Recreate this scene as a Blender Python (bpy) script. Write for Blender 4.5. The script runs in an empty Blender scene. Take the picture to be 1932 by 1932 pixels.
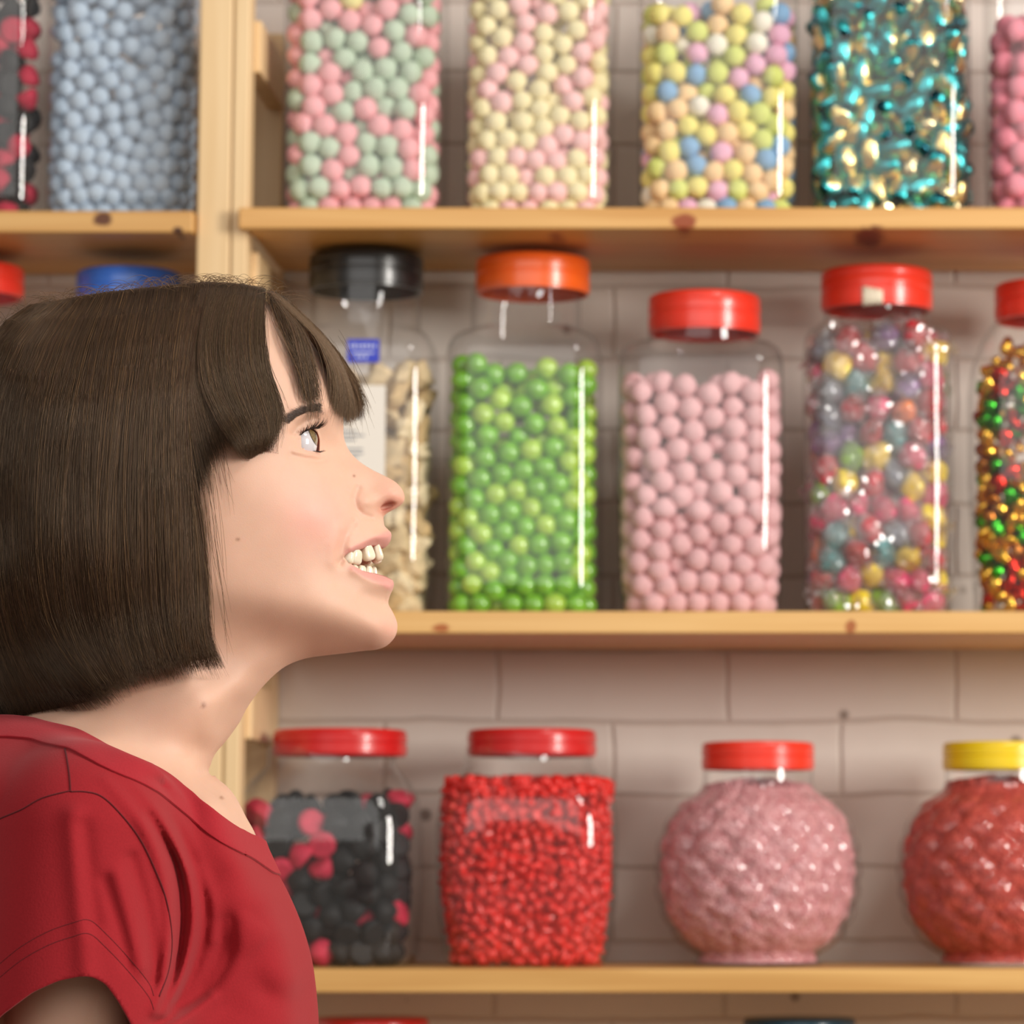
import bpy, math, random
import numpy as np
from mathutils import Vector, Matrix
S = bpy.context.scene
COL = S.collection
PI = math.pi
# ---------------------------------------------------------------- camera
F_PX, PPX, PPY, PITCH, CAMH = 6842.0, 1449.0, 966.0, math.radians(5.63), 1.25
cd = bpy.data.cameras.new('camera'); cam = bpy.data.objects.new('camera', cd); COL.objects.link(cam)
cam.location = (0, 0, CAMH); cam.rotation_euler = (PI/2 + PITCH, 0, 0)
cd.sensor_width = 24.0; cd.sensor_fit = 'HORIZONTAL'; cd.lens = F_PX/1932*24.0
cd.shift_x = (966.0 - PPX)/1932.0
cd.clip_start = 0.05
cd.dof.use_dof = True; cd.dof.focus_distance = 1.98; cd.dof.aperture_fstop = 9.6
S.camera = cam
CP, SP = math.cos(PITCH), math.sin(PITCH)
def ray(u, v):
    cx, cy = (u-PPX)/F_PX, (PPY-v)/F_PX
    return cx, CP - SP*cy, SP + CP*cy
def P(u, v, Y):                       # the point seen at pixel (u, v) at distance Y in front of the camera
    x, y, z = ray(u, v); k = Y/y
    return Vector((x*k, Y, CAMH + z*k))
def vpix(z, Y):
    t = (z-CAMH)/Y; return PPY - F_PX*(t*CP-SP)/(CP+SP*t)
def wpx(n, Y): return n*Y/F_PX        # width in metres of n pixels at distance Y
# ---------------------------------------------------------------- world, lights, exposure
w = bpy.data.worlds.new('world'); S.world = w; w.use_nodes = True
bg = w.node_tree.nodes['Background']; bg.inputs['Color'].default_value = (1.0, 0.91, 0.82, 1); bg.inputs['Strength'].default_value = 0.27
def area(name, loc, target, sx, sy, power, color=(1, 1, 1)):
    d = bpy.data.lights.new(name, 'AREA'); d.shape = 'RECTANGLE'; d.size = sx; d.size_y = sy; d.energy = power; d.color = color
    o = bpy.data.objects.new(name, d); COL.objects.link(o); o.location = loc
    o.rotation_euler = (Vector(target) - Vector(loc)).to_track_quat('-Z', 'Y').to_euler(); return o
area('girl_softbox', (0.95, 1.7, CAMH + 1.6), (-0.25, 2.1, CAMH + 0.1), 0.45, 0.45, 15, (1.0, 0.96, 0.9))
area('key_softbox', (3.1, 0.85, CAMH + 0.9), (-0.25, 2.9, CAMH + 0.4), 0.8, 1.3, 138, (1.0, 0.95, 0.88))
area('fill_softbox', (-0.6, -1.6, CAMH + 1.75), (-0.3, 2.8, CAMH + 0.3), 5.2, 2.5, 84, (1.0, 0.97, 0.94))
S.view_settings.view_transform = 'Standard'; S.view_settings.look = 'None'
S.view_settings.exposure = 0.0; S.view_settings.gamma = 1.0; S.view_settings.use_curve_mapping = False
S.cycles.use_denoising = True
S.cycles.max_bounces = 8; S.cycles.transparent_max_bounces = 16; S.cycles.caustics_reflective = False; S.cycles.caustics_refractive = False
S.cycles.sample_clamp_indirect = 4.0
# ---------------------------------------------------------------- materials
def lin(c):
    return tuple(((x/255)/12.92 if x/255 <= 0.04045 else (((x/255)+0.055)/1.055)**2.4) for x in c)
def new_mat(name):
    m = bpy.data.materials.new(name); m.use_nodes = True
    nt = m.node_tree; return m, nt, nt.nodes['Principled BSDF']
def simple(name, rgb, rough=0.5, metal=0.0, spec=0.5, var=0.0, vscale=40.0, bump=0.0, bscale=80.0, coat=0.0, sss=0.0):
    m, nt, b = new_mat(name); N, L = nt.nodes, nt.links
    c = lin(rgb)
    b.inputs['Base Color'].default_value = (*c, 1); b.inputs['Roughness'].default_value = rough
    b.inputs['Metallic'].default_value = metal; b.inputs['Specular IOR Level'].default_value = spec
    b.inputs['Coat Weight'].default_value = coat
    if sss: b.inputs['Subsurface Weight'].default_value = sss; b.inputs['Subsurface Radius'].default_value = (0.006, 0.003, 0.002); b.inputs['Subsurface Scale'].default_value = 1.0
    tc = N.new('ShaderNodeTexCoord')
    if var:
        n = N.new('ShaderNodeTexNoise'); n.inputs['Scale'].default_value = vscale; n.inputs['Detail'].default_value = 3
        oi = N.new('ShaderNodeObjectInfo'); ad = N.new('ShaderNodeVectorMath'); ad.operation = 'ADD'
        L.new(tc.outputs['Object'], ad.inputs[0]); L.new(oi.outputs['Location'], ad.inputs[1]); L.new(ad.outputs[0], n.inputs['Vector'])
        r = N.new('ShaderNodeValToRGB'); r.color_ramp.elements[0].position = .3; r.color_ramp.elements[1].position = .7
        r.color_ramp.elements[0].color = (*[x*(1-var) for x in c], 1); r.color_ramp.elements[1].color = (*[min(1, x*(1+var)+.02*var) for x in c], 1)
        L.new(n.outputs['Fac'], r.inputs['Fac']); L.new(r.outputs['Color'], b.inputs['Base Color'])
    if bump:
        n2 = N.new('ShaderNodeTexNoise'); n2.inputs['Scale'].default_value = bscale; n2.inputs['Detail'].default_value = 2
        L.new(tc.outputs['Object'], n2.inputs['Vector'])
        bp = N.new('ShaderNodeBump'); bp.inputs['Strength'].default_value = bump; bp.inputs['Distance'].default_value = 0.002
        L.new(n2.outputs['Fac'], bp.inputs['Height']); L.new(bp.outputs['Normal'], b.inputs['Normal'])
    return m
def clear_mat(name, tint=(1, 1, 1), gloss=1.0, rough=0.03, haze=0.03):
    m, nt, b = new_mat(name); N, L = nt.nodes, nt.links; N.remove(b)
    out = N['Material Output']
    tr = N.new('ShaderNodeBsdfTransparent'); gl = N.new('ShaderNodeBsdfGlossy'); gl.inputs['Roughness'].default_value = rough
    lw = N.new('ShaderNodeLayerWeight'); lw.inputs['Blend'].default_value = 0.35
    cr = N.new('ShaderNodeValToRGB'); cr.color_ramp.elements[0].position = .35; cr.color_ramp.elements[1].position = 1.0
    cr.color_ramp.elements[0].color = (*tint, 1); cr.color_ramp.elements[1].color = (*[t*.8 for t in tint], 1)
    L.new(lw.outputs['Facing'], cr.inputs['Fac']); L.new(cr.outputs['Color'], tr.inputs['Color'])
    lf = N.new('ShaderNodeLayerWeight'); lf.inputs['Blend'].default_value = .5     # facing: 0 head-on, 1 grazing, the same from both sides
    pw = N.new('ShaderNodeMath'); pw.operation = 'POWER'; pw.inputs[1].default_value = 5.0; L.new(lf.outputs['Facing'], pw.inputs[0])
    mu = N.new('ShaderNodeMath'); mu.operation = 'MULTIPLY_ADD'; mu.inputs[1].default_value = .9; mu.inputs[2].default_value = .048*gloss
    L.new(pw.outputs[0], mu.inputs[0])
    df = N.new('ShaderNodeBsdfDiffuse'); df.inputs['Color'].default_value = (.8, .78, .76, 1)
    m0 = N.new('ShaderNodeMixShader'); m0.inputs[0].default_value = haze; L.new(tr.outputs[0], m0.inputs[1]); L.new(df.outputs[0], m0.inputs[2])
    mx = N.new('ShaderNodeMixShader'); L.new(mu.outputs[0], mx.inputs[0]); L.new(m0.outputs[0], mx.inputs[1]); L.new(gl.outputs[0], mx.inputs[2])
    L.new(mx.outputs[0], out.inputs['Surface']); return m
def wood(name, base, dark, axis='X', knots=()):
    m, nt, b = new_mat(name); N, L = nt.nodes, nt.links
    tc = N.new('ShaderNodeTexCoord'); mp = N.new('ShaderNodeMapping')
    sc = {'X': (1.2, 22, 34), 'Z': (30, 22, 1.2)}[axis]; mp.inputs['Scale'].default_value = sc
    L.new(tc.outputs['Object'], mp.inputs['Vector'])
    n = N.new('ShaderNodeTexNoise'); n.inputs['Scale'].default_value = 2.2; n.inputs['Detail'].default_value = 5; n.inputs['Distortion'].default_value = .6
    L.new(mp.outputs[0], n.inputs['Vector'])
    r = N.new('ShaderNodeValToRGB'); e = r.color_ramp.elements; e[0].position = .3; e[1].position = .68
    e[0].color = (*lin(dark), 1); e[1].color = (*lin(base), 1); L.new(n.outputs['Fac'], r.inputs['Fac'])
    n3 = N.new('ShaderNodeTexNoise'); n3.inputs['Scale'].default_value = 1.7; L.new(tc.outputs['Object'], n3.inputs['Vector'])
    hv = N.new('ShaderNodeHueSaturation'); r3 = N.new('ShaderNodeMapRange'); r3.inputs[3].default_value = .86; r3.inputs[4].default_value = 1.12
    L.new(n3.outputs['Fac'], r3.inputs[0]); L.new(r3.outputs[0], hv.inputs['Value']); L.new(r.outputs['Color'], hv.inputs['Color'])
    last = hv.outputs['Color']
    for (kx, ky, kz, rx, ry, rz, kc) in knots:
        s1 = N.new('ShaderNodeVectorMath'); s1.operation = 'SUBTRACT'; s1.inputs[1].default_value = (kx, ky, kz)
        L.new(tc.outputs['Object'], s1.inputs[0])
        s2 = N.new('ShaderNodeVectorMath'); s2.operation = 'DIVIDE'; s2.inputs[1].default_value = (rx, ry, rz); L.new(s1.outputs[0], s2.inputs[0])
        ln = N.new('ShaderNodeVectorMath'); ln.operation = 'LENGTH'; L.new(s2.outputs[0], ln.inputs[0])
        nn = N.new('ShaderNodeTexNoise'); nn.inputs['Scale'].default_value = 90; L.new(tc.outputs['Object'], nn.inputs['Vector'])
        ad = N.new('ShaderNodeMath'); ad.operation = 'MULTIPLY_ADD'; ad.inputs[1].default_value = .9; L.new(nn.outputs['Fac'], ad.inputs[0]); L.new(ln.outputs['Value'], ad.inputs[2])
        rr = N.new('ShaderNodeValToRGB'); rr.color_ramp.elements[0].position = .75; rr.color_ramp.elements[1].position = 1.55 if False else 1.0
        rr.color_ramp.elements[0].color = (1, 1, 1, 1); rr.color_ramp.elements[1].color = (0, 0, 0, 1)
        sc2 = N.new('ShaderNodeMath'); sc2.operation = 'MULTIPLY'; sc2.inputs[1].default_value = .62; L.new(ad.outputs[0], sc2.inputs[0]); L.new(sc2.outputs[0], rr.inputs['Fac'])
        mx = N.new('ShaderNodeMixRGB'); mx.inputs['Color2'].default_value = (*lin(kc), 1); L.new(rr.outputs['Color'], mx.inputs['Fac']); L.new(last, mx.inputs['Color1'])
        last = mx.outputs['Color']
    L.new(last, b.inputs['Base Color']); b.inputs['Roughness'].default_value = .42; b.inputs['Specular IOR Level'].default_value = .4
    return m
# ---------------------------------------------------------------- mesh helpers
LATERAL = [False]
def mesh_obj(name, verts, faces, mats, parent=None, smooth=True, fmat=None):
    me = bpy.data.meshes.new(name)
    verts = np.array(verts, np.float32)
    if LATERAL[0]:                # the figure is modelled with +y towards the camera; its frame has +y away from it
        verts[:, 1] *= -1
        faces = faces[:, ::-1] if isinstance(faces, np.ndarray) else [tuple(f)[::-1] for f in faces]
    if isinstance(faces, np.ndarray):
        k = faces.shape[1]; nf = len(faces)
        me.vertices.add(len(verts)); me.vertices.foreach_set('co', verts.ravel())
        me.loops.add(nf*k); me.loops.foreach_set('vertex_index', faces.astype(np.int32).ravel())
        me.polygons.add(nf); me.polygons.foreach_set('loop_start', np.arange(0, nf*k, k, dtype=np.int32))
        me.update(calc_edges=True)
    else:
        me.from_pydata([tuple(map(float, v)) for v in verts], [], faces)
    for m in (mats if isinstance(mats, (list, tuple)) else [mats]): me.materials.append(m)
    if smooth: me.polygons.foreach_set('use_smooth', np.ones(len(me.polygons), bool))
    if fmat is not None: me.polygons.foreach_set('material_index', np.asarray(fmat, np.int32))
    me.update()
    o = bpy.data.objects.new(name, me); COL.objects.link(o)
    if parent is not None: o.parent = parent
    return o
def tag(o, label, cat, group=None, kind=None):
    if label: o['label'] = label
    if cat: o['category'] = cat
    if group: o['group'] = group
    if kind: o['kind'] = kind
    return o
def empty(name, loc, label, cat, group=None):
    o = bpy.data.objects.new(name, None); COL.objects.link(o); o.location = loc; o.empty_display_size = .02
    return tag(o, label, cat, group)
def box_vf(x0, x1, y0, y1, z0, z1):
    v = [(x, y, z) for z in (z0, z1) for y in (y0, y1) for x in (x0, x1)]
    return v, [(0, 2, 3, 1), (4, 5, 7, 6), (0, 1, 5, 4), (2, 6, 7, 3), (0, 4, 6, 2), (1, 3, 7, 5)]
def join(parts):
    V, F = [], []
    for v, f in parts:
        n = len(V); V += [tuple(p) for p in v]; F += [tuple(i+n for i in q) for q in f]
    return V, F
def bevel(o, w=.0015, seg=2):
    b = o.modifiers.new('bevel', 'BEVEL'); b.width = w; b.segments = seg; b.limit_method = 'ANGLE'; return o
def box(name, x0, x1, y0, y1, z0, z1, mat, parent=None, bev=.0015):
    o = mesh_obj(name, *box_vf(x0, x1, y0, y1, z0, z1), mat, parent, smooth=False)
    if bev: bevel(o, bev)
    return o
def prism(pts, z0, z1):
    n = len(pts); V = [(x, y, z0) for x, y in pts] + [(x, y, z1) for x, y in pts]
    return V, [tuple(range(n))[::-1], tuple(range(n, 2*n))] + [(i, (i+1) % n, (i+1) % n+n, i+n) for i in range(n)]
def loft(rings, cap0=True, cap1=True):
    n = len(rings[0]); V = [p for r in rings for p in r]; F = []
    for k in range(len(rings)-1):
        for i in range(n):
            j = (i+1) % n; F.append((k*n+i, k*n+j, (k+1)*n+j, (k+1)*n+i))
    if cap0: F.append(tuple(range(n))[::-1])
    if cap1: F.append(tuple(range((len(rings)-1)*n, len(rings)*n)))
    return V, F
def rring(a, b, rc, z, n=12):
    out = []
    rc = min(rc, a, b)
    for q in range(4):
        cx = (a-rc)*(1 if q in (0, 3) else -1); cy = (b-rc)*(1 if q in (0, 1) else -1)
        for k in range(n+1):
            t = (q + k/n)*PI/2; out.append((cx+rc*math.cos(t), cy+rc*math.sin(t), z))
    return out
def smooth_auto(o, ang=40):
    me = o.data
    try: me.set_sharp_from_angle(angle=math.radians(ang))
    except Exception: pass
    return o
def ico(sub):
    import bmesh
    bm = bmesh.new(); bmesh.ops.create_icosphere(bm, subdivisions=sub, radius=1.0)
    v = np.array([tuple(q.co) for q in bm.verts]); f = np.array([[q.index for q in t.verts] for t in bm.faces]); bm.free(); return v, f
IV3, IF3 = ico(3); IV4, IF4 = ico(4); IV2, IF2 = ico(2)
def lump(v, seed, amp=.1, k=3):
    g = np.random.default_rng(seed); out = np.ones(len(v))
    for _ in range(8):
        d = g.normal(size=3)*k; out += amp*.4*np.sin(v@d+g.uniform(0, 6))
    return v*out[:, None]
# ---------------------------------------------------------------- setting
YF, YW = 3.40, 3.66
Z1, Z2, Z3 = P(1449, 391, YF).z, P(1449, 1153, YF).z, P(1449, 1828, YF).z
Z1b, Z2b, Z3b = P(1449, 431, YF).z, P(1449, 1195, YF).z, P(1449, 1873, YF).z
XR = 0.75
def brick_mat():
    m, nt, b = new_mat('painted_brick'); N, L = nt.nodes, nt.links
    tc = N.new('ShaderNodeTexCoord'); mp = N.new('ShaderNodeMapping')
    a = P(950, 1350, YW)
    mp.inputs['Rotation'].default_value = (-PI/2, 0, 0)
    sx = XPX = wpx(432, YW)
    mp.vector_type = 'TEXTURE'; mp.inputs['Location'].default_value = (a.x + sx*.5, 0, a.z)
    mp.inputs['Rotation'].default_value = (PI/2, 0, 0)
    L.new(tc.outputs['Object'], mp.inputs['Vector'])
    nz = N.new('ShaderNodeTexNoise'); nz.inputs['Scale'].default_value = 9; L.new(tc.outputs['Object'], nz.inputs['Vector'])
    mxv = N.new('ShaderNodeMixRGB'); mxv.blend_type = 'ADD'; mxv.inputs['Fac'].default_value = .012; L.new(mp.outputs[0], mxv.inputs['Color1']); L.new(nz.outputs['Color'], mxv.inputs['Color2'])
    br = N.new('ShaderNodeTexBrick'); br.offset = .5; br.inputs['Scale'].default_value = 1.0
    br.inputs['Brick Width'].default_value = sx; br.inputs['Row Height'].default_value = wpx(138, YW)
    br.inputs['Mortar Size'].default_value = .0036; br.inputs['Mortar Smooth'].default_value = 1.0
    br.inputs['Color1'].default_value = (*lin((234, 225, 215)), 1); br.inputs['Color2'].default_value = (*lin((228, 218, 208)), 1); br.inputs['Mortar'].default_value = (*lin((214, 200, 188)), 1)
    L.new(mxv.outputs['Color'], br.inputs['Vector'])
    n2 = N.new('ShaderNodeTexNoise'); n2.inputs['Scale'].default_value = 30; n2.inputs['Detail'].default_value = 5; L.new(tc.outputs['Object'], n2.inputs['Vector'])
    n4 = N.new('ShaderNodeTexVoronoi'); n4.inputs['Scale'].default_value = 11; L.new(tc.outputs['Object'], n4.inputs['Vector'])
    pr = N.new('ShaderNodeValToRGB'); pr.color_ramp.elements[0].position = .055; pr.color_ramp.elements[1].position = .085
    pr.color_ramp.elements[0].color = (.25, .2, .17, 1); pr.color_ramp.elements[1].color = (1, 1, 1, 1); L.new(n4.outputs['Distance'], pr.inputs['Fac'])
    mm = N.new('ShaderNodeMixRGB'); mm.blend_type = 'MULTIPLY'; mm.inputs['Fac'].default_value = .8; L.new(br.outputs['Color'], mm.inputs['Color1']); L.new(pr.outputs['Color'], mm.inputs['Color2'])
    L.new(mm.outputs['Color'], b.inputs['Base Color'])
    bp = N.new('ShaderNodeBump'); bp.inputs['Distance'].default_value = .004; bp.inputs['Strength'].default_value = .55; bp.invert = True
    L.new(br.outputs['Fac'], bp.inputs['Height'])
    bp2 = N.new('ShaderNodeBump'); bp2.inputs['Distance'].default_value = .002; bp2.inputs['Strength'].default_value = .6
    L.new(n2.outputs['Fac'], bp2.inputs['Height']); L.new(bp.outputs['Normal'], bp2.inputs['Normal']); L.new(bp2.outputs['Normal'], b.inputs['Normal'])
    b.inputs['Roughness'].default_value = .6
    return m
o = box('wall_back', -2.0, 2.2, YW, YW+.1, 0, 2.7, brick_mat(), bev=0); tag(o, None, None, kind='structure')
o = box('floor', -2.0, 2.2, -1.5, YW, -.05, 0, simple('floor_vinyl', (130, 110, 95), .6, var=.1, vscale=4)); tag(o, None, None, kind='structure')
def K(u, v, Y, ru, rv, c):
    p = P(u, v, Y); return (p.x, p.y, p.z, wpx(ru, Y), .06, wpx(rv, Y), c)
W1 = wood('pine_shelf_upper', (226, 178, 112), (206, 152, 84), 'X', [K(1290, 418, YF, 22, 17, (150, 72, 34)), K(1050, 455, 3.45, 24, 8, (110, 60, 38)), K(1640, 446, 3.45, 30, 6, (120, 66, 40))])
W2 = wood('pine_shelf_middle', (230, 186, 122), (210, 160, 92), 'X', [K(832, 1185, YF, 17, 8, (172, 98, 48)), K(1605, 1182, YF, 11, 14, (168, 98, 52))])
W3 = wood('pine_shelf_lower', (222, 176, 108), (200, 150, 84), 'X')
W4 = wood('pine_shelf_left', (218, 172, 106), (200, 148, 82), 'X', [K(191, 413, YF, 19, 14, (96, 52, 24)), K(334, 433, YF, 9, 6, (80, 44, 22))])
WP = wood('pine_post', (236, 206, 160), (224, 190, 140), 'Z')
# upright ladder frame
xp0, xp1 = P(367, 700, YF+.016).x, P(462.5, 700, YF+.016).x
def shelf(name, u0, zt, zb, mat, label, left=False):
    if left:
        x1 = P(365, 400, YF+.004).x; pts = [(-1.75, YF+.004), (x1, YF+.004), (x1, YF+.25), (-1.75, YF+.25)]
    else:
        x0 = P(u0, 700, YF).x; xs = xp1+.0015
        pts = [(x0, YF), (XR, YF), (XR, YF+.25), (xs, YF+.25), (xs, YF+.0145), (x0, YF+.0145)]
    o = mesh_obj(name, *prism(pts, zb, zt), mat, None, smooth=False); bevel(o, .002)
    return tag(o, label, 'shelf', 'pine shelf boards')
shelf('shelf_board', 445, Z1, Z1b, W1, 'upper pine shelf board with a red-brown knot in its front edge, right of the upright')
shelf('shelf_board', 445, Z2, Z2b, W2, 'pine shelf board carrying the tall jars beside the face')
shelf('shelf_board', 445, Z3, Z3b, W3, 'lowest pine shelf board, under the two round knobbly jars')
zl1, zl0 = P(200, 396, YF).z, P(200, 437, YF).z
shelf('shelf_board', 0, zl1, zl0, W4, 'pine shelf board left of the upright, with a dark brown knot', left=True)
zl2 = zl1 - (Z1-Z2); zl2b = zl2 - (Z1-Z1b)
shelf('shelf_board', 0, zl2, zl2b, W3, 'pine shelf board hidden behind the head, left of the upright', left=True)
Z4 = Z3 - .34
shelf('shelf_board', 445, Z4, Z4-.02, W3, 'pine shelf board below the bottom edge of the photo')
e = empty('shelf_upright', (xp0, YF+.016, 0), 'tall pale pine ladder upright standing between the two shelf bays', 'shelf frame')
inv = Matrix.Translation((-xp0, -(YF+.016), 0))
def up_box(name, *a, mat=WP, bev=.002):
    v, f = box_vf(*a); v = [tuple(inv @ Vector(p)) for p in v]
    o = mesh_obj(name, v, f, mat, e, smooth=False); bevel(o, bev); return o
xm = P(431, 700, YF+.016).x
up_box('post', xp0, xm-.0006, YF+.016, YF+.052, 0, 2.25)
up_box('post', xm+.0006, xp1, YF+.0165, YF+.052, 0, 2.25)
xb1 = P(528, 700, YW-.03).x; xb0 = P(487, 700, YW-.03).x
ztop = P(505, 65, YW-.03).z
up_box('post', xb0-.016, xb1, YW-.036, YW-.004, 0, ztop)
for v0, v1 in ((42, 140), (478, 545), (1290, 1395)):
    zt, zb = P(470, v0, YF+.06).z, P(470, v1, YF+.06).z
    up_box('rung', xp1-.012, xp1+.006, YF+.052, YW-.036, zb, zt)
# ---------------------------------------------------------------- jars
PLASTIC = clear_mat('clear_plastic', haze=.022)
def lid_mat(name, rgb): return simple(name, rgb, .3, spec=.55, var=.04, vscale=25, coat=.2)
LID = {'red': lid_mat('lid_red', (236, 58, 38)), 'black': lid_mat('lid_black', (30, 30, 30)), 'orange': lid_mat('lid_orange', (250, 104, 30)),
       'yellow': lid_mat('lid_yellow', (236, 204, 20)), 'blue': lid_mat('lid_blue', (62, 122, 226)), 'crimson': lid_mat('lid_crimson', (206, 34, 34)),
       'teal': lid_mat('lid_teal', (24, 70, 88))}
def make_lid(parent, R, z0, z1, color, dx=0, ribs=0):
    H = z1-z0; rings = []; n = 120
    prof = [(R*.93, 0, 0), (R*.985, 0, 0), (R*.985, H*.08, 1), (R, H*.1, 1), (R, H*.42, 1), (R*.982, H*.45, 0), (R*.982, H*.5, 0), (R, H*.53, 1), (R, H*.72, 1), (R*.985, H*.75, 0), (R*.985, H*.78, 0), (R*.998, H*.81, 1),
            (R*.995, H*.88, 0), (R*.972, H*.96, 0), (R*.93, H*.995, 0), (R*.9, H, 0)]
    for r, z, k in prof:
        ring = []
        for i in range(n):
            t = 2*PI*i/n; rr = r + (R*.008 if (ribs and k and i % 2) else 0)
            ring.append((dx+rr*math.cos(t), rr*math.sin(t), z0+z))
        rings.append(ring)
    inner = [[(dx+r*math.cos(2*PI*i/n), r*math.sin(2*PI*i/n), z0+z) for i in range(n)] for r, z in ((R*.93, H*.8),)]
    v, f = loft(inner + rings, cap0=True, cap1=True)
    # the threaded wall inside the lid
    return smooth_auto(mesh_obj('lid', v, f, LID[color], parent), 35)
def make_jar(name, label, cu, vb, Y, halfpx, depth, prof, lid=None, group=None, lid_u=None, tilt=0):
    """prof: list of (v pixel, half width px, corner fraction 0..1) from bottom to top; lid: (v top, v bottom, radius px, colour)"""
    base = P(cu, vb, Y); zb = base.z
    e = empty(name, (base.x, Y, zb), label, 'jar', group)
    e.rotation_euler.y = tilt
    rings = []
    lastz = None
    for (v, hp, rf, dd) in prof:
        z = max(0.0005, P(cu, v, Y).z - zb); a = wpx(hp, Y); b = a*dd
        rings.append(rring(a, b, rf*min(a, b), z))
    o = mesh_obj('body', *loft(rings, True, False), PLASTIC, e); smooth_auto(o, 60)
    if lid:
        vt, vbm, R, c = lid[:4]
        make_lid(e, wpx(R, Y), P(cu, vbm, Y).z-zb, P(cu, vt, Y).z-zb, c, dx=0 if lid_u is None else wpx(lid_u-cu, Y), ribs=len(lid) > 4)
    return e
def sq_prof(vb, vs, half, hb, vneck0, vneck1, rn, dd, rf=.42):
    """square jar: bottom v, shoulder v, half width, half width at base, neck bottom v, neck top v, neck radius"""
    return [(vb, hb*.86, rf, dd), (vb-6, hb*.95, rf, dd), (vb-16, hb, rf, dd), (vb-60, hb+(half-hb)*.5, rf, dd), ((vb+vs)/2, half, rf, dd), (vs+30, half*.995, rf, dd), (vs+8, half*.975, rf, dd), (vs-6, half*.93, .5, dd),
            (vs-16, half*.86, .65, dd), ((vs-18+vneck0)/2, (half*.84+rn)/2, .9, (dd+1)/2), (vneck0, rn*1.0, 1, 1), (vneck1, rn*.99, 1, 1)]
YJ = 3.53
VB1, VB2, VB3, VBL = [vpix(z+.0004, YJ) for z in (Z1, Z2, Z3, zl1)]
# ---------------------------------------------------------------- sweets
rng = np.random.default_rng(7); random.seed(7)
def pack(n, r, inside, zmax, zr, seed, iters=170, squeeze=.97):
    """relax n balls of radius r; inside(z)->(a, bfront, bback, rc)"""
    g = np.random.default_rng(seed)
    a0, f0, b0, _ = inside(zmax*.5)
    p = np.stack([g.uniform(-a0, a0, n), g.uniform(-f0, b0, n), g.uniform(0, zmax, n)], 1)
    d = 2*r*squeeze
    for it in range(iters):
        dif = p[:, None]-p[None]; dist = np.sqrt((dif**2).sum(2))+1e-9; np.fill_diagonal(dist, 9)
        ov = np.maximum(0, d-dist)/dist*.5; push = (dif*ov[..., None]).sum(1)
        p += push*.55
        p[:, 2] -= .0006*max(0, 1-it/(iters*.8))
        A = np.array([inside(z) for z in p[:, 2]]); a, f, b, rc = A.T
        rc = np.maximum(rc, r*1.01); hx = a-rc; cy = (b-f)/2; hy = (b+f)/2-rc
        dx = p[:, 0]; dy = p[:, 1]-cy
        qx = np.clip(dx, -hx, hx); qy = np.clip(dy, -hy, hy); ex, ey = dx-qx, dy-qy; el = np.hypot(ex, ey)+1e-9
        k = np.minimum(1, (rc-r)/el); p[:, 0] = qx+ex*k; p[:, 1] = cy+qy+ey*k
        p[:, 2] = np.clip(p[:, 2], r*1.02, zmax-r+.35*r*np.sin(p[:, 0]*61+seed)*np.cos(p[:, 1]*47))
    return p
def proto_mesh(name, v, f, mats, smooth=True, fmat=None):
    o = mesh_obj(name, v, f, mats, None, smooth, fmat); COL.objects.unlink(o); return o
def scatter(e, pts, protos, rscale=1.0, group=None, seed=0, rot=True):
    """one top-level object per sweet: obj.copy() of a prototype, children copied too. protos: list of (weight, proto, kids, label, category, group)"""
    g = random.Random(seed); W = [q[0] for q in protos]; M = e.matrix_basis
    M = Matrix.Translation(e.location) @ e.rotation_euler.to_matrix().to_4x4()
    for p in pts:
        wt, pr, kids, label, cat, grp = g.choices(protos, W)[0]
        o = pr.copy(); COL.objects.link(o); o.location = M @ Vector(p)
        if rot: o.rotation_euler = (g.uniform(-3, 3), g.uniform(-3, 3), g.uniform(-3, 3))
        s = rscale*g.uniform(.95, 1.04); o.scale = (s, s, s)
        tag(o, label, cat, grp)
        for k in kids:
            c = k.copy(); COL.objects.link(c); c.parent = o
def visible(pts, r, half, df, keep=2.3):
    """keep the sweets near the front and side walls and the top layer; the rest of the jar lies behind them"""
    zt = pts[:, 2].max()
    m = (pts[:, 1] < -df + r + keep*r) | ((np.abs(pts[:, 0]) > half - r - 1.9*r) & (pts[:, 1] < df*.3)) | (pts[:, 2] > zt-2.6*r)
    return pts[m]
def powder(name, rgb):
    return simple(name, rgb, .85, spec=.25, var=.07, vscale=160, bump=.5, bscale=500)
def ball(name, rgb, r, seed, mat=None, amp=.025):
    return proto_mesh(name, lump(IV3, seed, amp)*r*.99, IF3, mat or powder(name+'_powder', rgb))
def fill_jar(e, Y, halfpx, hbpx, dd, vb, vtop, cu, r, n, protos, seed, keep=2.3, front=.62, rf=.42, cap=290, iters=150, dens=.6, shoulder=None):
    a = wpx(halfpx, Y)-.0022; hb = wpx(hbpx, Y)-.0022; zmax = P(cu, vtop, Y).z-P(cu, vb, Y).z
    def inside(z):
        t = min(1, z/.05); aa = hb+(a-hb)*t
        if shoulder is not None and z > shoulder[0]:
            q = min(1, (z-shoulder[0])/(shoulder[1]-shoulder[0])); aa = aa+(shoulder[2]-aa)*q*q
        return aa, aa*dd, aa*dd*(front*2-1), rf*aa
    n = int(dens*2*a*(a*dd*front*2)*zmax/(4.19*r**3))
    p = pack(n, r, inside, zmax, 0, seed, iters)
    q = visible(p, r, a, a*dd, keep)
    if len(q) > cap: q = q[np.argsort(q[:, 1])[:cap]]
    scatter(e, q, protos, 1.0, None, seed)
    return q

DD = .92
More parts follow.
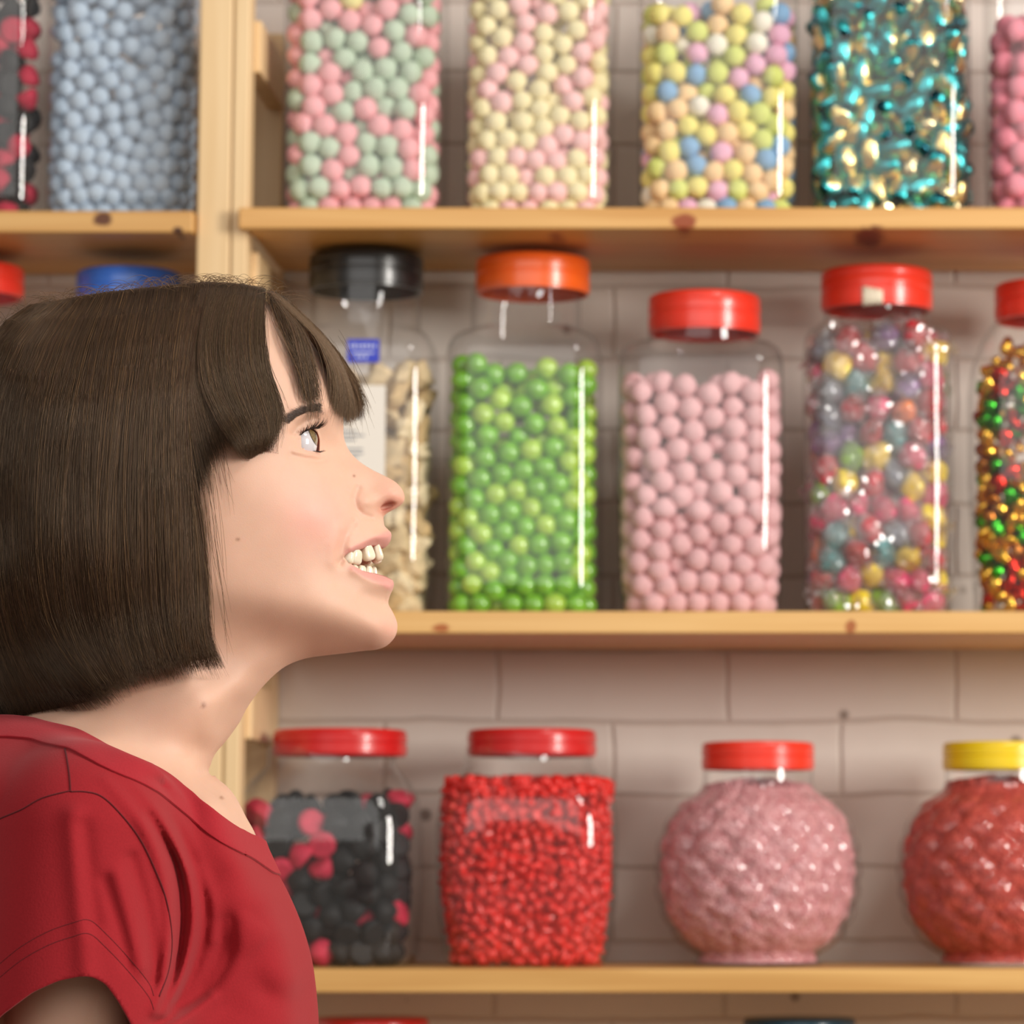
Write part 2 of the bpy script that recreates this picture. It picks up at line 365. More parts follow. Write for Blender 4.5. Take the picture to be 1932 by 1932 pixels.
# ---- middle row
def mk_mid():
    J = {}
    J['fudge'] = make_jar('candy_jar', 'tall clear jar with a black lid holding beige lumps, half behind the face', 684, VB2, YJ, 134, .9,
        sq_prof(VB2, 650, 134, 126, 620, 540, 104, DD), (484, 552, 109, 'black'))
    J['green'] = make_jar('candy_jar', 'tall clear jar with an orange lid filled with shiny green balls', 989, VB2, YJ, 146, .9,
        sq_prof(VB2, 652, 144, 144, 624, 545, 105, DD), (490, 556, 109, 'orange'), lid_u=1001)
    J['pink'] = make_jar('candy_jar', 'clear square jar with a red lid filled with dusty pink balls', 1323, VB2, YJ, 155, .9,
        sq_prof(VB2, 672, 156, 146, 652, 610, 103, DD, .4), (560, 632, 107, 'red'), lid_u=1328)
    J['wrapped'] = make_jar('candy_jar', 'tall clear jar with a taped red lid, full of wrapped fruit sweets in many colours', 1656, VB2, YJ, 141, .9,
        sq_prof(VB2, 640, 141, 136, 606, 578, 101, DD), (513, 588, 106.5, 'red'))
    J['gold'] = make_jar('candy_jar', 'clear jar cut by the right edge, full of gold, red and green foil sweets', 1987, VB2, YJ, 156, .9,
        [(VB2, 130, .5, DD), (VB2-8, 140, .5, DD), (VB2-22, 146, .5, DD), (900, 156, .5, DD), (740, 156, .5, DD), (690, 150, .55, DD), (650, 134, .65, DD), (622, 118, .85, 1), (606, 104, 1, 1), (585, 103, 1, 1)], (538, 607, 107, 'red'))
    J['blue'] = make_jar('candy_jar', 'jar with a bright blue lid standing behind the top of the head', 232, vpix(zl2+.0004, YJ), YJ, 140, .9,
        sq_prof(vpix(zl2+.0004, YJ), 650, 136, 130, 610, 560, 96, DD), (515, 580, 99, 'blue'))
    J['left'] = make_jar('candy_jar', 'jar with a red lid cut by the left edge, above the back of the head', -76, vpix(zl2+.0004, YJ), YJ, 140, .9,
        sq_prof(vpix(zl2+.0004, YJ), 650, 130, 126, 620, 560, 104, DD), (504, 562, 107, 'red'))
    return J
J = mk_mid()
r = wpx(23, YJ)
cg = simple('green_shell', (112, 178, 34), .16, spec=.6, var=.22, vscale=70, coat=.5, sss=.25)
cg2 = simple('green_shell_light', (168, 206, 70), .18, spec=.6, var=.15, vscale=70, coat=.5, sss=.25)
g = 'green balls in the orange-lidded jar'
fill_jar(J['green'], YJ, 144, 144, DD, VB2, 640, 989, wpx(22, YJ), 560, [(3, ball('green_ball', None, wpx(22, YJ), 1, cg), [], 'shiny leaf-green ball in the orange-lidded jar', 'sweet', g),
    (1.3, ball('green_ball', None, wpx(22, YJ), 2, cg2), [], 'paler lime-green ball in the orange-lidded jar', 'sweet', g+', paler ones')], 11)
fill_jar(J['pink'], YJ, 156, 146, DD, VB2, 690, 1323, wpx(23.5, YJ), 470, [(1, ball('pink_bonbon', (226, 178, 180), wpx(23.5, YJ), 3), [], 'dusty pink ball in the square jar with the plain red lid', 'sweet', 'dusty pink balls in the square red-lidded jar')], 12)
# fudge lumps
def chunk(name, rgb, s, seed):
    v = IV3.copy(); v = np.sign(v)*np.abs(v)**.55; v = lump(v, seed, .22, 3.2); v = lump(v, seed+5, .05, 11); v *= s*np.array([1, .8, .66])
    return proto_mesh(name, v, IF3, simple(name+'_%d' % seed, rgb, .8, var=.18, vscale=120, bump=.8, bscale=260))
fr = wpx(26, YJ); lab = 'rough beige fudge lump in the black-lidded jar'
fill_jar(J['fudge'], YJ, 134, 126, DD, VB2, 668, 684, fr*.92, 330, [(1, chunk('fudge_lump', (214, 190, 148), fr, 1), [], lab, 'sweet', 'fudge lumps in the black-lidded jar'),
    (1, chunk('fudge_lump', (196, 166, 118), fr, 2), [], lab, 'sweet', 'fudge lumps in the black-lidded jar'), (1, chunk('fudge_lump', (228, 208, 170), fr, 3), [], lab, 'sweet', 'fudge lumps in the black-lidded jar')], 13)
# paper labels on the fudge jar
def local_panel(e, name, u0, u1, v0, v1, Y, mat, th=.0006, cu=None, vb=None):
    a, b = P(u0, v1, Y), P(u1, v0, Y); o = e.location
    return box(name, a.x-o.x, b.x-o.x, Y-o.y-th, Y-o.y, a.z-o.z, b.z-o.z, mat, e, bev=0)
yfr = YJ - wpx(136, YJ)*DD - .0012
white = simple('label_paper', (232, 226, 216), .6); blue = simple('label_blue', (44, 62, 190), .5); ink = simple('label_ink', (120, 124, 134), .6)
lb = local_panel(J['fudge'], 'label', 600, 728, 727, 968, yfr, white); lb['label'] = 'white paper label with a barcode and small print'
lb2 = local_panel(J['fudge'], 'label', 655, 716, 640, 684, yfr, blue); lb2['label'] = 'blue and white label with small lettering'
def ink_strips(parent, name, rects, mat, y):
    o = J['fudge'].location; parts = []
    for (u0, u1, v0, v1) in rects:
        a, b = P(u0, v1, y), P(u1, v0, y); parts.append(box_vf(a.x-o.x, b.x-o.x, y-o.y-.0003, y-o.y, a.z-o.z, b.z-o.z))
    return mesh_obj(name, *join(parts), mat, parent, smooth=False)
rg = random.Random(3)
bars = []; x = 640
while x < 686: wd = rg.choice((1, 1.6, 2.4)); bars.append((x, x+wd, 771, 790)); x += wd+rg.choice((1.4, 2.2))
lines = [(640, 640+rg.uniform(30, 48), v, v+3) for v in (812, 820, 828, 846, 854, 862, 880, 888)]
ink_strips(lb, 'print', bars+lines, ink, yfr-.0007)
ink_strips(lb2, 'print', [(660, 664, 650, 656), (667, 672, 649, 656), (675, 678, 650, 656), (681, 687, 650, 656), (690, 694, 649, 656), (697, 702, 650, 656), (705, 709, 650, 656), (664, 706, 664, 667), (672, 676, 671, 676), (679, 684, 671, 676), (688, 693, 671, 676)],
           simple('label_white_ink', (205, 212, 238), .5), yfr-.0007)
# wrapped sweets
def film(name, rgb):
    c = lin(rgb); return clear_mat(name, tuple(.72+.28*x for x in c), gloss=2.2, rough=.1, haze=.12)
def wrapped(name, rgb, r, seed, clear=False):
    body = simple('%s_sweet_%d' % (name, seed), rgb, .12, spec=.6, var=.2, vscale=90, coat=.6, sss=.15)
    v = lump(IV3, seed, .1, 2.5)*r*np.array([.95, .8, .72]); o = proto_mesh(name, v, IF3, body)
    V, F = [], []
    g = random.Random(seed)
    for s in (-1, 1):
        rings = []
        n = 14
        for k, (x, rr) in enumerate(((.8, .42), (1.02, .13), (1.2, .36), (1.42, .6))):
            rings.append([(s*x*r, rr*r*math.cos(2*PI*i/n)*(1+.25*math.sin(i*3.1+seed)), rr*r*.55*math.sin(2*PI*i/n)*(1 + .5*(i % 2)*(k > 1))) for i in range(n)])
        vv, ff = loft(rings, False, False); V, F = join([(V, F), (vv, ff)])
    sh = lump(IV3, seed+9, .16, 6)*r*np.array([1.04, .9, .82])
    V, F = join([(V, F), (list(map(tuple, sh)), [tuple(map(int, q)) for q in IF3])])
    wm = film('%s_film_%d' % (name, seed), (250, 250, 250) if clear else rgb)
    wr = mesh_obj('wrapper', V, F, wm, o, smooth=False); COL.objects.unlink(wr)
    return o, [wr]
wr_r = wpx(33, YJ); protos = []
for i, (nm, rgb, wt) in enumerate((('pink', (214, 70, 110), 2.6), ('red', (200, 36, 52), 1.6), ('yellow', (240, 208, 30), 1.7), ('green', (130, 170, 50), 1.1), ('orange', (236, 130, 50), .9), ('smoky grey', (130, 130, 140), .5), ('teal', (96, 150, 150), .6), ('mauve', (150, 110, 160), .35))):
    o, kids = wrapped('wrapped_sweet', rgb, wr_r, 20+i); protos.append((wt, o, kids, nm+' sweet in twisted clear film, in the jar with the taped red lid', 'sweet', nm+' wrapped sweets'))
fill_jar(J['wrapped'], YJ, 134, 129, DD, VB2, 615, 1656, wr_r*.8, 400, protos, 14, keep=1.9, cap=190, dens=.66)
# foil sweets
def foil(name, rgb, seed, rough=.22): return simple(name, rgb, rough, metal=1.0, bump=.35, bscale=160)
def foil_sweet(name, rgb, r, seed, sc=(1, .7, .6)):
    v = lump(IV2, seed, .22, 5)*r*np.array(sc); return proto_mesh(name, v, IF2, foil('%s_foil_%d' % (name, seed), rgb, seed), smooth=False)
fo = wpx(21, YJ); protos = []
for i, (nm, rgb, wt) in enumerate((('gold', (226, 176, 70), 4), ('green', (70, 180, 56), 1.9), ('red', (206, 52, 40), 1.3), ('bronze', (176, 110, 50), 1.2), ('silver', (220, 214, 205), .5))):
    protos.append((wt, foil_sweet('foil_sweet', rgb, fo, 40+i), [], nm+' foil sweet in the jar cut by the right edge', 'sweet', nm+' foil sweets at the right edge'))
fill_jar(J['gold'], YJ, 156, 140, DD, VB2, 620, 1987, fo*.8, 620, protos, 15, keep=1.8, cap=280, shoulder=(wpx(430, YJ), wpx(530, YJ), wpx(105, YJ)))
# torn tape on the lid of the wrapped-sweets jar
e = J['wrapped']; R = wpx(107.5, YJ)
def curved_patch(e, name, R, u0, u1, pts_v, mat, cu):
    V = []; n = 10; o = e.location
    for k in range(n+1):
        u = u0+(u1-u0)*k/n; x = wpx(u-cu, YJ); y = -math.sqrt(max(0, R*R-x*x))
        jag = .8*math.sin(k*2.3)
        for v in (pts_v[0]+jag*2+k*.8, pts_v[1]+jag*3-k*.3): V.append((x, y-.0006, P(u, v, YJ).z-o.z))
    F = [(2*k, 2*k+1, 2*k+3, 2*k+2) for k in range(n)]
    ob = mesh_obj(name, V, F, mat, e); s = ob.modifiers.new('s', 'SOLIDIFY'); s.thickness = .0006; return ob
cp = curved_patch(e, 'tape', R, 1626, 1664, (556, 592), simple('tape_cream', (226, 214, 190), .5, var=.2, vscale=300), 1656); cp['label'] = 'torn cream tape on the lid edge'
# ---- top row
def top_jar(label, cu, half, vb=VB1, hb=None, d=DD, rf=.42):
    Y = YJ; hb = hb or half-4
    return make_jar('candy_jar', label, cu, vb, Y, half, .9, sq_prof(vb, -110, half, hb, -150, -200, 104, d, rf), (-260, -190, 107, 'red'))
T = {}
T['mint'] = top_jar('clear square jar of pink and sage green balls, next to the wooden upright', 690, 150)
T['cream'] = top_jar('clear square jar of cream and pale pink balls on the upper shelf', 1018, 139)
T['pastel'] = top_jar('clear square jar of mixed pastel balls, yellow, blue, pink and orange', 1356, 152)
T['teal'] = top_jar('clear square jar of teal and gold foil sweets on the upper shelf', 1678, 153)
T['rose'] = top_jar('clear jar of rose pink balls at the upper right corner', 2008, 149)
T['sky'] = top_jar('clear square jar of pale blue balls, left of the wooden upright', 238, 142, vb=VBL)
T['berry'] = top_jar('jar of black and red sweets at the upper left corner', -48, 138, vb=VBL)
def balls(key, r_px, cu, half, n, cols, seed, vtop=-70, noun='ball', where='', rf=.42, cap=240):
    rr = wpx(r_px, YJ); pr = []
    for i, (nm, rgb, wt) in enumerate(cols):
        pr.append((wt, ball(KN[key], rgb, rr, seed*10+i), [], '%s %s in %s' % (nm, noun, where), 'sweet', '%s %ss in %s' % (nm, noun, where)))
    fill_jar(T[key], YJ, half, half-4, DD, T_vb.get(key, VB1), vtop, cu, rr, n, pr, seed, rf=rf, cap=cap, keep=2.2)
KN = {'mint': 'mint_bonbon', 'cream': 'cream_bonbon', 'pastel': 'pastel_bonbon', 'rose': 'rose_bonbon', 'sky': 'blueberry_bonbon'}
T_vb = {'sky': VBL, 'berry': VBL}
balls('mint', 22.5, 690, 150, 330, [('pink', (238, 172, 176), 1), ('sage green', (188, 206, 182), 1), ('pale yellow', (232, 224, 150), .04)], 21, where='the jar next to the wooden upright')
balls('cream', 21, 1018, 139, 350, [('cream', (238, 226, 178), 2.2), ('blush pink', (244, 196, 194), 1)], 22, where='the cream and pale pink jar')
balls('pastel', 21.5, 1356, 152, 330, [('soft yellow', (236, 224, 128), 1.5), ('lime', (210, 218, 120), .9), ('sky blue', (132, 172, 208), .75), ('peach', (240, 204, 152), 1.2), ('lilac pink', (230, 176, 200), .7), ('off-white', (238, 232, 214), .4)], 23, vtop=-20, where='the mixed pastel jar')
balls('rose', 25, 2008, 149, 240, [('rose pink', (232, 138, 154), 1)], 24, where='the jar at the upper right corner', vtop=20)
balls('sky', 19.5, 238, 142, 430, [('pale blue', (174, 192, 210), 1)], 25, where='the jar left of the upright')
def teal_sweet(r, seed):
    v = lump(IV3, seed, .07, 4)*r; v[:, 1] *= .62; v[:, 2] *= .52; v[:, 0] = np.sign(v[:, 0])*np.minimum(np.abs(v[:, 0]), r*.92)
    fm = []
    for f in IF3:
        c = v[f].mean(0)/r; fm.append(1 if (c[0]/.7)**2+(c[1]/.36)**2 < 1 and abs(c[2]) > .15 else (2 if abs(c[0]) > .82 else 0))
    return proto_mesh('foil_wrapped_toffee', v, IF3, [foil('teal_foil_%d' % seed, (60, 168, 172), 1, .3), foil('gold_foil_%d' % seed, (240, 214, 140), 2, .3), foil('dark_foil_%d' % seed, (28, 70, 80), 2, .25)], False, fm)
tr_ = wpx(40, YJ); pr = [(1, teal_sweet(tr_, s), [], 'teal foil sweet with gold ovals in the upper shelf jar', 'sweet', 'teal and gold foil sweets') for s in (61, 62, 63)]
pr.append((.35, foil_sweet('foil_wrapped_toffee', (214, 196, 150), tr_*.7, 66, (1, .8, .5)), [], 'crumpled pale gold foil sweet among the teal ones', 'sweet', 'pale gold foil sweets among the teal ones'))
fill_jar(T['teal'], YJ, 153, 149, DD, VB1, -80, 1678, tr_*.62, 470, pr, 26, keep=2.0, dens=.62)
def studded(name, rgb, r, seed):
    g = np.random.default_rng(seed); v = IV4.copy()
    c = g.normal(size=(90, 3)); c /= np.linalg.norm(c, axis=1)[:, None]
    for _ in range(40):
        d = c[:, None]-c[None]; q = (d**2).sum(2)+np.eye(90); c += (d/q[..., None]**1.5).sum(1)*.002; c /= np.linalg.norm(c, axis=1)[:, None]
    dm = (v@c.T).max(1); h = .16*np.sqrt(np.clip(1-((1-dm)/.028), 0, 1))
    v = v*(.9+h)[:, None]; v[:, 2] = np.where(v[:, 2] < -.55, -.55-(v[:, 2]+.55)*-.05, v[:, 2]); v[:, :2] *= (1-.3*np.clip(v[:, 2]+.2, 0, 1.2))[:, None]*1.08
    return proto_mesh(name, v*r, IF4, simple('%s_%d' % (name, seed), rgb, .62, spec=.25, var=.2, vscale=200))
br = wpx(23, YJ)
B1, B2 = studded('berry_gum', (19, 18, 19), br, 1), studded('berry_gum', (176, 34, 62), br, 2)
fill_jar(T['berry'], YJ, 138, 134, DD, VBL, -60, -48, br, 260, [(2, B1, [], 'black studded berry sweet in the upper left corner jar', 'sweet', 'black berry sweets, upper left jar'), (1, B2, [], 'red studded berry sweet in the upper left corner jar', 'sweet', 'red berry sweets, upper left jar')], 27, cap=120)
# ---- bottom row
Bt = {}
Bt['berry'] = make_jar('candy_jar', 'squat clear jar with a red lid holding black and crimson berry sweets, behind the shirt', 620, VB3, YJ, 168, .9,
    [(VB3, 145, .5, DD), (VB3-6, 155, .5, DD), (VB3-22, 162, .5, DD), (1700, 167, .5, DD), (1560, 166, .5, DD), (1510, 160, .52, DD), (1478, 146, .62, DD), (1458, 130, .85, .97), (1446, 121, 1, 1), (1410, 119, 1, 1)], (1377, 1427, 125, 'crimson', 1), lid_u=637)
Bt['red'] = make_jar('candy_jar', 'squat clear jar with a red lid packed with small bright red gummies', 995, VB3, YJ, 168, .9,
    [(VB3, 132, .5, DD), (VB3-6, 142, .5, DD), (VB3-22, 150, .5, DD), (1700, 164, .5, DD), (1560, 166, .5, DD), (1510, 160, .52, DD), (1478, 146, .62, DD), (1458, 130, .85, .97), (1446, 121, 1, 1), (1410, 117, 1, 1)], (1377, 1427, 120.5, 'crimson', 1), lid_u=1001)
br2 = wpx(24, YJ)
D1, D2 = studded('berry_gum', (20, 19, 20), br2, 3), studded('berry_gum', (186, 38, 66), br2, 4)
fill_jar(Bt['berry'], YJ, 164, 150, DD, VB3, 1490, 620, br2, 300, [(2.6, D1, [], 'black studded berry sweet in the squat jar behind the shirt', 'sweet', 'black berry sweets, squat jar'), (1, D2, [], 'crimson studded berry sweet in the squat jar behind the shirt', 'sweet', 'crimson berry sweets, squat jar')], 28, rf=.5, cap=200)
# red gummies: 290 near the glass one by one, the mass behind them as stuff
gr = wpx(10.5, YJ)
gm = simple('red_gummy', (222, 40, 34), .28, spec=.55, var=.25, vscale=120, sss=.2)
def gummy(seed): return proto_mesh('gummy', lump(IV2, seed, .45, 5)*gr*np.array([1.3, .95, .85]), IF2, gm)
gp = [(1, gummy(s), [], 'small bright red gummy in the squat jar beside the pink globe', 'sweet', 'small red gummies') for s in (71, 72, 73, 74)]
e = Bt['red']; A = wpx(165, YJ)-.002; ztop = P(995, 1492, YJ).z-P(995, VB3, YJ).z
cand = []
gg = np.random.default_rng(5)
def wall_pt(s, z):      # s in -1..1 along front half of a rounded square
    a = A*(1-.13*max(0, 1-z/.07)) - gr*.9; a = a-gr*.35; b = a*DD; rc = a*.5
    L1 = (b-rc); La = rc*PI/2; L2 = 2*(a-rc); tot = 2*L1+2*La+L2; q = (s+1)/2*tot
    if q < L1: return (-a, -q*1.0 if False else -(q), z)
    q -= L1
    if q < La: t = q/rc; return (-(a-rc)-rc*math.cos(t), -(b-rc)-rc*math.sin(t), z)
    q -= La
    if q < L2: return (-(a-rc)+q, -b, z)
    q -= L2
    if q < La: t = q/rc; return ((a-rc)+rc*math.sin(t), -(b-rc)-rc*math.cos(t), z)
    q -= La; return (a, -(L1-q), z)
tries = 0; acc = []
while len(acc) < 290 and tries < 60000:
    tries += 1; s, z = gg.uniform(-.86, .9), gg.uniform(gr, ztop-gr*.5); p = np.array(wall_pt(s, z))
    if all(((p-q)**2).sum() > (2*gr*.86)**2 for q in acc[-2000:]): acc.append(p)
scatter(e, np.array(acc), gp, 1.0, None, 31)
# the mass of gummies behind: one object
V, F = [], []; cnt = 0
lay = []
for _ in range(1500):
    s, z = gg.uniform(-1, 1), gg.uniform(gr*.8, ztop); p = np.array(wall_pt(s, z)); p[:2] *= 1-gg.uniform(.05, .17); lay.append(p)
for _ in range(900):
    p = np.array((gg.uniform(-A*.92, A*.92), gg.uniform(-A*DD*.92, A*.5), ztop+gg.uniform(-.006, .003)+.006*math.sin(31*gg.uniform(0, .1)))); 
    if abs(p[0])+abs(p[1]) < A*1.45: lay.append(p)
vs = [lump(IV2, 80+i, .3, 4)*gr*1.05 for i in range(6)]
Vn = np.concatenate([vs[i % 6][:, [i % 3, (i+1) % 3, (i+2) % 3]]+p for i, p in enumerate(lay)]); Fn = np.concatenate([IF2+i*len(IV2) for i in range(len(lay))])
M = mesh_obj('gummy_mass', Vn+np.array(e.location), Fn, gm); tag(M, 'mass of small bright red gummies filling the squat jar beside the pink globe', 'sweets', kind='stuff')
# globe jars
def globe_r(th, z, R, H, inset=0.0, jitter=None):
    """raspberry globe: rows of bumps; z 0..H"""
    zc = H*.50; t = (z-zc)/(H*.53); base = R*np.sqrt(np.clip(1-np.abs(t)**2.35, 0, 1))
    base = np.maximum(base, R*.58)
    return base
def globe(name, label, cu, vb, vt_body, Rpx, neck, lid, grit, gritlabel, gname, fillv):
    Y = YJ; b0 = P(cu, vb, Y); H = P(cu, vt_body, Y).z-b0.z; R = wpx(Rpx, Y)
    e = empty(name, (b0.x, Y, b0.z), label, 'jar')
    zn = P(cu, neck[0], Y).z-b0.z; Rn = wpx(neck[1], Y)
    def surf(nz, nth, zmax, inset, seed=None):
        zs = np.linspace(0, zmax, nz); th = np.linspace(0, 2*PI, nth, endpoint=False)
        T, Z = np.meshgrid(th, zs)
        base = globe_r(T, Z, R*.955, H)
        rows = 7; dz = H*.9/rows; nb = 14
        out = np.zeros_like(T)
        for k in range(rows):
            zc = H*.07+dz*(k+.5); off = (k % 2)*PI/nb+.12
            rb = R*.25
            dth = (T-off+PI/nb) % (2*PI/nb)-PI/nb
            rr = np.maximum(base, R*.3)
            d2 = (dth*rr)**2+(Z-zc)**2
            out = np.maximum(out, np.sqrt(np.clip(rb*rb-d2, 0, None))-rb*.6)
        rad = base+np.maximum(out, 0)*(.95 if seed is None else .5)
        if seed is not None: rad = rad+.0014*np.sin(T*7+Z*150)*np.cos(T*6-Z*170)+.0011*np.sin(T*19+Z*90+1)*np.sin(Z*310-T*4)
        foot = np.clip((H*.07-Z)/(H*.07), 0, 1); rad = rad*(1-foot)+R*.63*foot
        top = np.clip((Z-H*.88)/(H*.12), 0, 1); rad = np.where(Z > H*.86, np.minimum(rad, rad*(1-top)+Rn*top), rad)
        if zmax > H: rad = np.where(Z > H, Rn, rad)
        rad = rad-inset
        if seed is not None:
            g = np.random.default_rng(seed); rad = rad-np.abs(g.normal(0, .0007, rad.shape))-.0004
        return T, Z, rad
    T, Z, rad = surf(150, 240, H, 0)
    rings = [[(r*math.cos(t), r*math.sin(t), z) for r, t, z in zip(rad[i], T[i], Z[i])] for i in range(len(rad))]
    for zz, k in ((zn, 1.0), (P(cu, neck[0]-22, Y).z-b0.z, .99)): rings.append([(Rn*k*math.cos(t), Rn*k*math.sin(t), zz) for t in T[0]])
    smooth_auto(mesh_obj('body', *loft(rings, True, False), PLASTIC, e), 60)
    make_lid(e, wpx(lid[2], Y), P(cu, lid[1], Y).z-b0.z, P(cu, lid[0], Y).z-b0.z, lid[3])
    zf = P(cu, fillv, Y).z-b0.z
    T, Z, rad = surf(200, 420, zf, .0020, 3)
    g = np.random.default_rng(9); Zj = Z+.003+np.where(Z > zf*.999, g.normal(0, .0015, Z.shape), 0)
    V = np.stack([rad*np.cos(T), rad*np.sin(T), Zj], 2).reshape(-1, 3)
    nz, nt = T.shape; i = np.arange(nz-1)[:, None]*nt; j = np.arange(nt)[None]; j2 = (j+1) % nt
    Fq = np.stack([i+j, i+j2, i+nt+j2, i+nt+j], 2).reshape(-1, 4)
    Fl = [tuple(map(int, q)) for q in Fq]; 
    # heaped top
    base_i = (nz-1)*nt; Vl = list(map(tuple, V)); prev = base_i
    for k in range(1, 14):
        f = 1-k/14; st = len(Vl)
        for q in range(nt):
            x, y, z = V[base_i+q]; Vl.append((x*f, y*f, z+.006*(1-f*f)+float(g.normal(0, .0007))))
        Fl += [(prev+q, prev+(q+1) % nt, st+(q+1) % nt, st+q) for q in range(nt)]; prev = st
    Fl.append(tuple(range(prev, prev+nt)))
    loc = np.array(e.location); o = mesh_obj(gname, np.array(Vl)+loc, Fl, grit, None, smooth=False)
    tag(o, gritlabel, 'sweets', kind='stuff')
    return e
def grit_mat(name, a, b):
    m, nt, bs = new_mat(name); N, L = nt.nodes, nt.links
    tc = N.new('ShaderNodeTexCoord'); v = N.new('ShaderNodeTexVoronoi'); v.inputs['Scale'].default_value = 420; L.new(tc.outputs['Object'], v.inputs['Vector'])
    sx = N.new('ShaderNodeSeparateColor'); L.new(v.outputs['Color'], sx.inputs[0])
    r = N.new('ShaderNodeValToRGB'); r.color_ramp.elements[0].color = (*lin(a), 1); r.color_ramp.elements[1].color = (*lin(b), 1); L.new(sx.outputs[0], r.inputs['Fac'])
    L.new(r.outputs['Color'], bs.inputs['Base Color']); bs.inputs['Roughness'].default_value = .5
    bp = N.new('ShaderNodeBump'); bp.inputs['Distance'].default_value = .003; bp.inputs['Strength'].default_value = .8; L.new(v.outputs['Distance'], bp.inputs['Height']); L.new(bp.outputs['Normal'], bs.inputs['Normal'])
    return m
globe('candy_jar', 'round knobbly jar with a red lid full of pale pink sugar crystals', 1430, VB3, 1474, 187, (1462, 103), (1401, 1453, 106, 'red'), grit_mat('pink_crystals', (206, 122, 128), (246, 192, 194)),
      'pale pink sugar crystals filling the round knobbly jar', 'sugar_crystals', 1492)
globe('candy_jar', 'round knobbly jar with a yellow lid full of red sugar crystals', 1888, VB3, 1474, 187, (1462, 103), (1401, 1453, 107, 'yellow'), grit_mat('red_crystals', (176, 38, 30), (224, 92, 74)),
      'red sugar crystals filling the yellow-lidded knobbly jar', 'sugar_crystals', 1486)
# ---- jars below the lowest shelf, only their lids reach into the frame
for cu, c, lb_ in ((1508, 'teal', 'jar with a dark blue lid just showing below the lowest shelf'), (702, 'crimson', 'jar with a red lid just showing below the lowest shelf')):
    zb = Z4+.0005; vb = None; Y = YJ; x = P(cu, 1930, Y).x
    e = empty('candy_jar', (x, Y, zb), lb_, 'jar')
    zt = P(cu, 1919, Y).z-zb; a = wpx(140, Y)
    rings = [rring(a*k, a*k*DD, rf*a*k*DD, z) for k, rf, z in ((.9, .45, .0005), (1, .45, .01), (1, .45, zt-.06), (.95, .5, zt-.05), (.8, .8, zt-.042))]+[rring(wpx(100, Y), wpx(100, Y), wpx(100, Y), zt-.034), rring(wpx(99, Y), wpx(99, Y), wpx(99, Y), zt-.012)]
    smooth_auto(mesh_obj('body', *loft(rings, True, False), PLASTIC, e), 60)
    make_lid(e, wpx(106, Y), zt-.036, zt, c)
# ---------------------------------------------------------------- the girl
GO = P(450, 950, 2.05)                                  # a point in her middle plane
_h = Vector((GO.x, GO.y, 0)).normalized()
EY = -_h                                                # lateral axis: her right side, towards the camera
EX = Vector((_h.y, -_h.x, 0)); EZ = Vector((0, 0, 1))   # forward (the way she faces), up
def G(u, v, w=0.0):
    """local (x forward, y lateral, z up) in metres of what pixel (u, v) shows at lateral distance w from her middle plane"""
    d = Vector(ray(u, v)); c = Vector((0, 0, CAMH))
    t = ((GO - c).dot(EY) + w) / d.dot(EY); p = c + d*t - GO
    return (p.dot(EX), w, p.z)
def G2(pts, w=0.0): return np.array([G(u, v, w) for u, v in pts])[:, [0, 2]]
girl = empty('person', (GO.x, GO.y, GO.z), 'child with a dark brown bob and fringe in a red T-shirt, smiling up at shelves', 'person')
ROT = Matrix((EX, -EY, EZ)).transposed(); LATERAL[0] = True
girl.rotation_euler = ROT.to_euler()
def catmull(pts, closed=True, n=6):
    pts = np.asarray(pts, float); N = len(pts); out = []
    for i in range(N if closed else N-1):
        p0, p1, p2, p3 = (pts[(i+k-1) % N] if closed else pts[min(max(i+k-1, 0), N-1)] for k in range(4))
        for j in range(n):
            t = j/n; out.append(.5*((2*p1)+(-p0+p2)*t+(2*p0-5*p1+4*p2-p3)*t*t+(-p0+3*p1-3*p2+p3)*t**3))
    if not closed: out.append(pts[-1])
    return np.array(out)
def seg_dist(X, Z, poly, closed=False):
    P0 = np.asarray(poly); Q = np.roll(P0, -1, 0) if closed else P0[1:]; P0 = P0 if closed else P0[:-1]
    D = np.full(X.shape, 1e9)
    for a, b in zip(P0, Q):
        e = b-a; L = (e@e)+1e-12; t = np.clip(((X-a[0])*e[0]+(Z-a[1])*e[1])/L, 0, 1)
        D = np.minimum(D, (X-a[0]-t*e[0])**2+(Z-a[1]-t*e[1])**2)
    return np.sqrt(D)
def poly_sd(X, Z, poly):
    """signed distance, positive inside"""
    D = seg_dist(X, Z, poly, True); ins = np.zeros(X.shape, bool); Q = np.roll(poly, -1, 0)
    for a, b in zip(poly, Q):
        c = (a[1] > Z) != (b[1] > Z)
        with np.errstate(divide='ignore', invalid='ignore'): xx = (b[0]-a[0])*(Z-a[1])/(b[1]-a[1]+1e-15)+a[0]
        ins ^= c & (X < xx)
    return np.where(ins, D, -D)
def blur2(A, s):
    k = np.exp(-.5*(np.arange(-3*s, 3*s+1)/s)**2); k /= k.sum()
    for ax in (0, 1): A = np.apply_along_axis(lambda r: np.convolve(np.pad(r, 3*s, mode='edge'), k, 'valid'), ax, A)
    return A
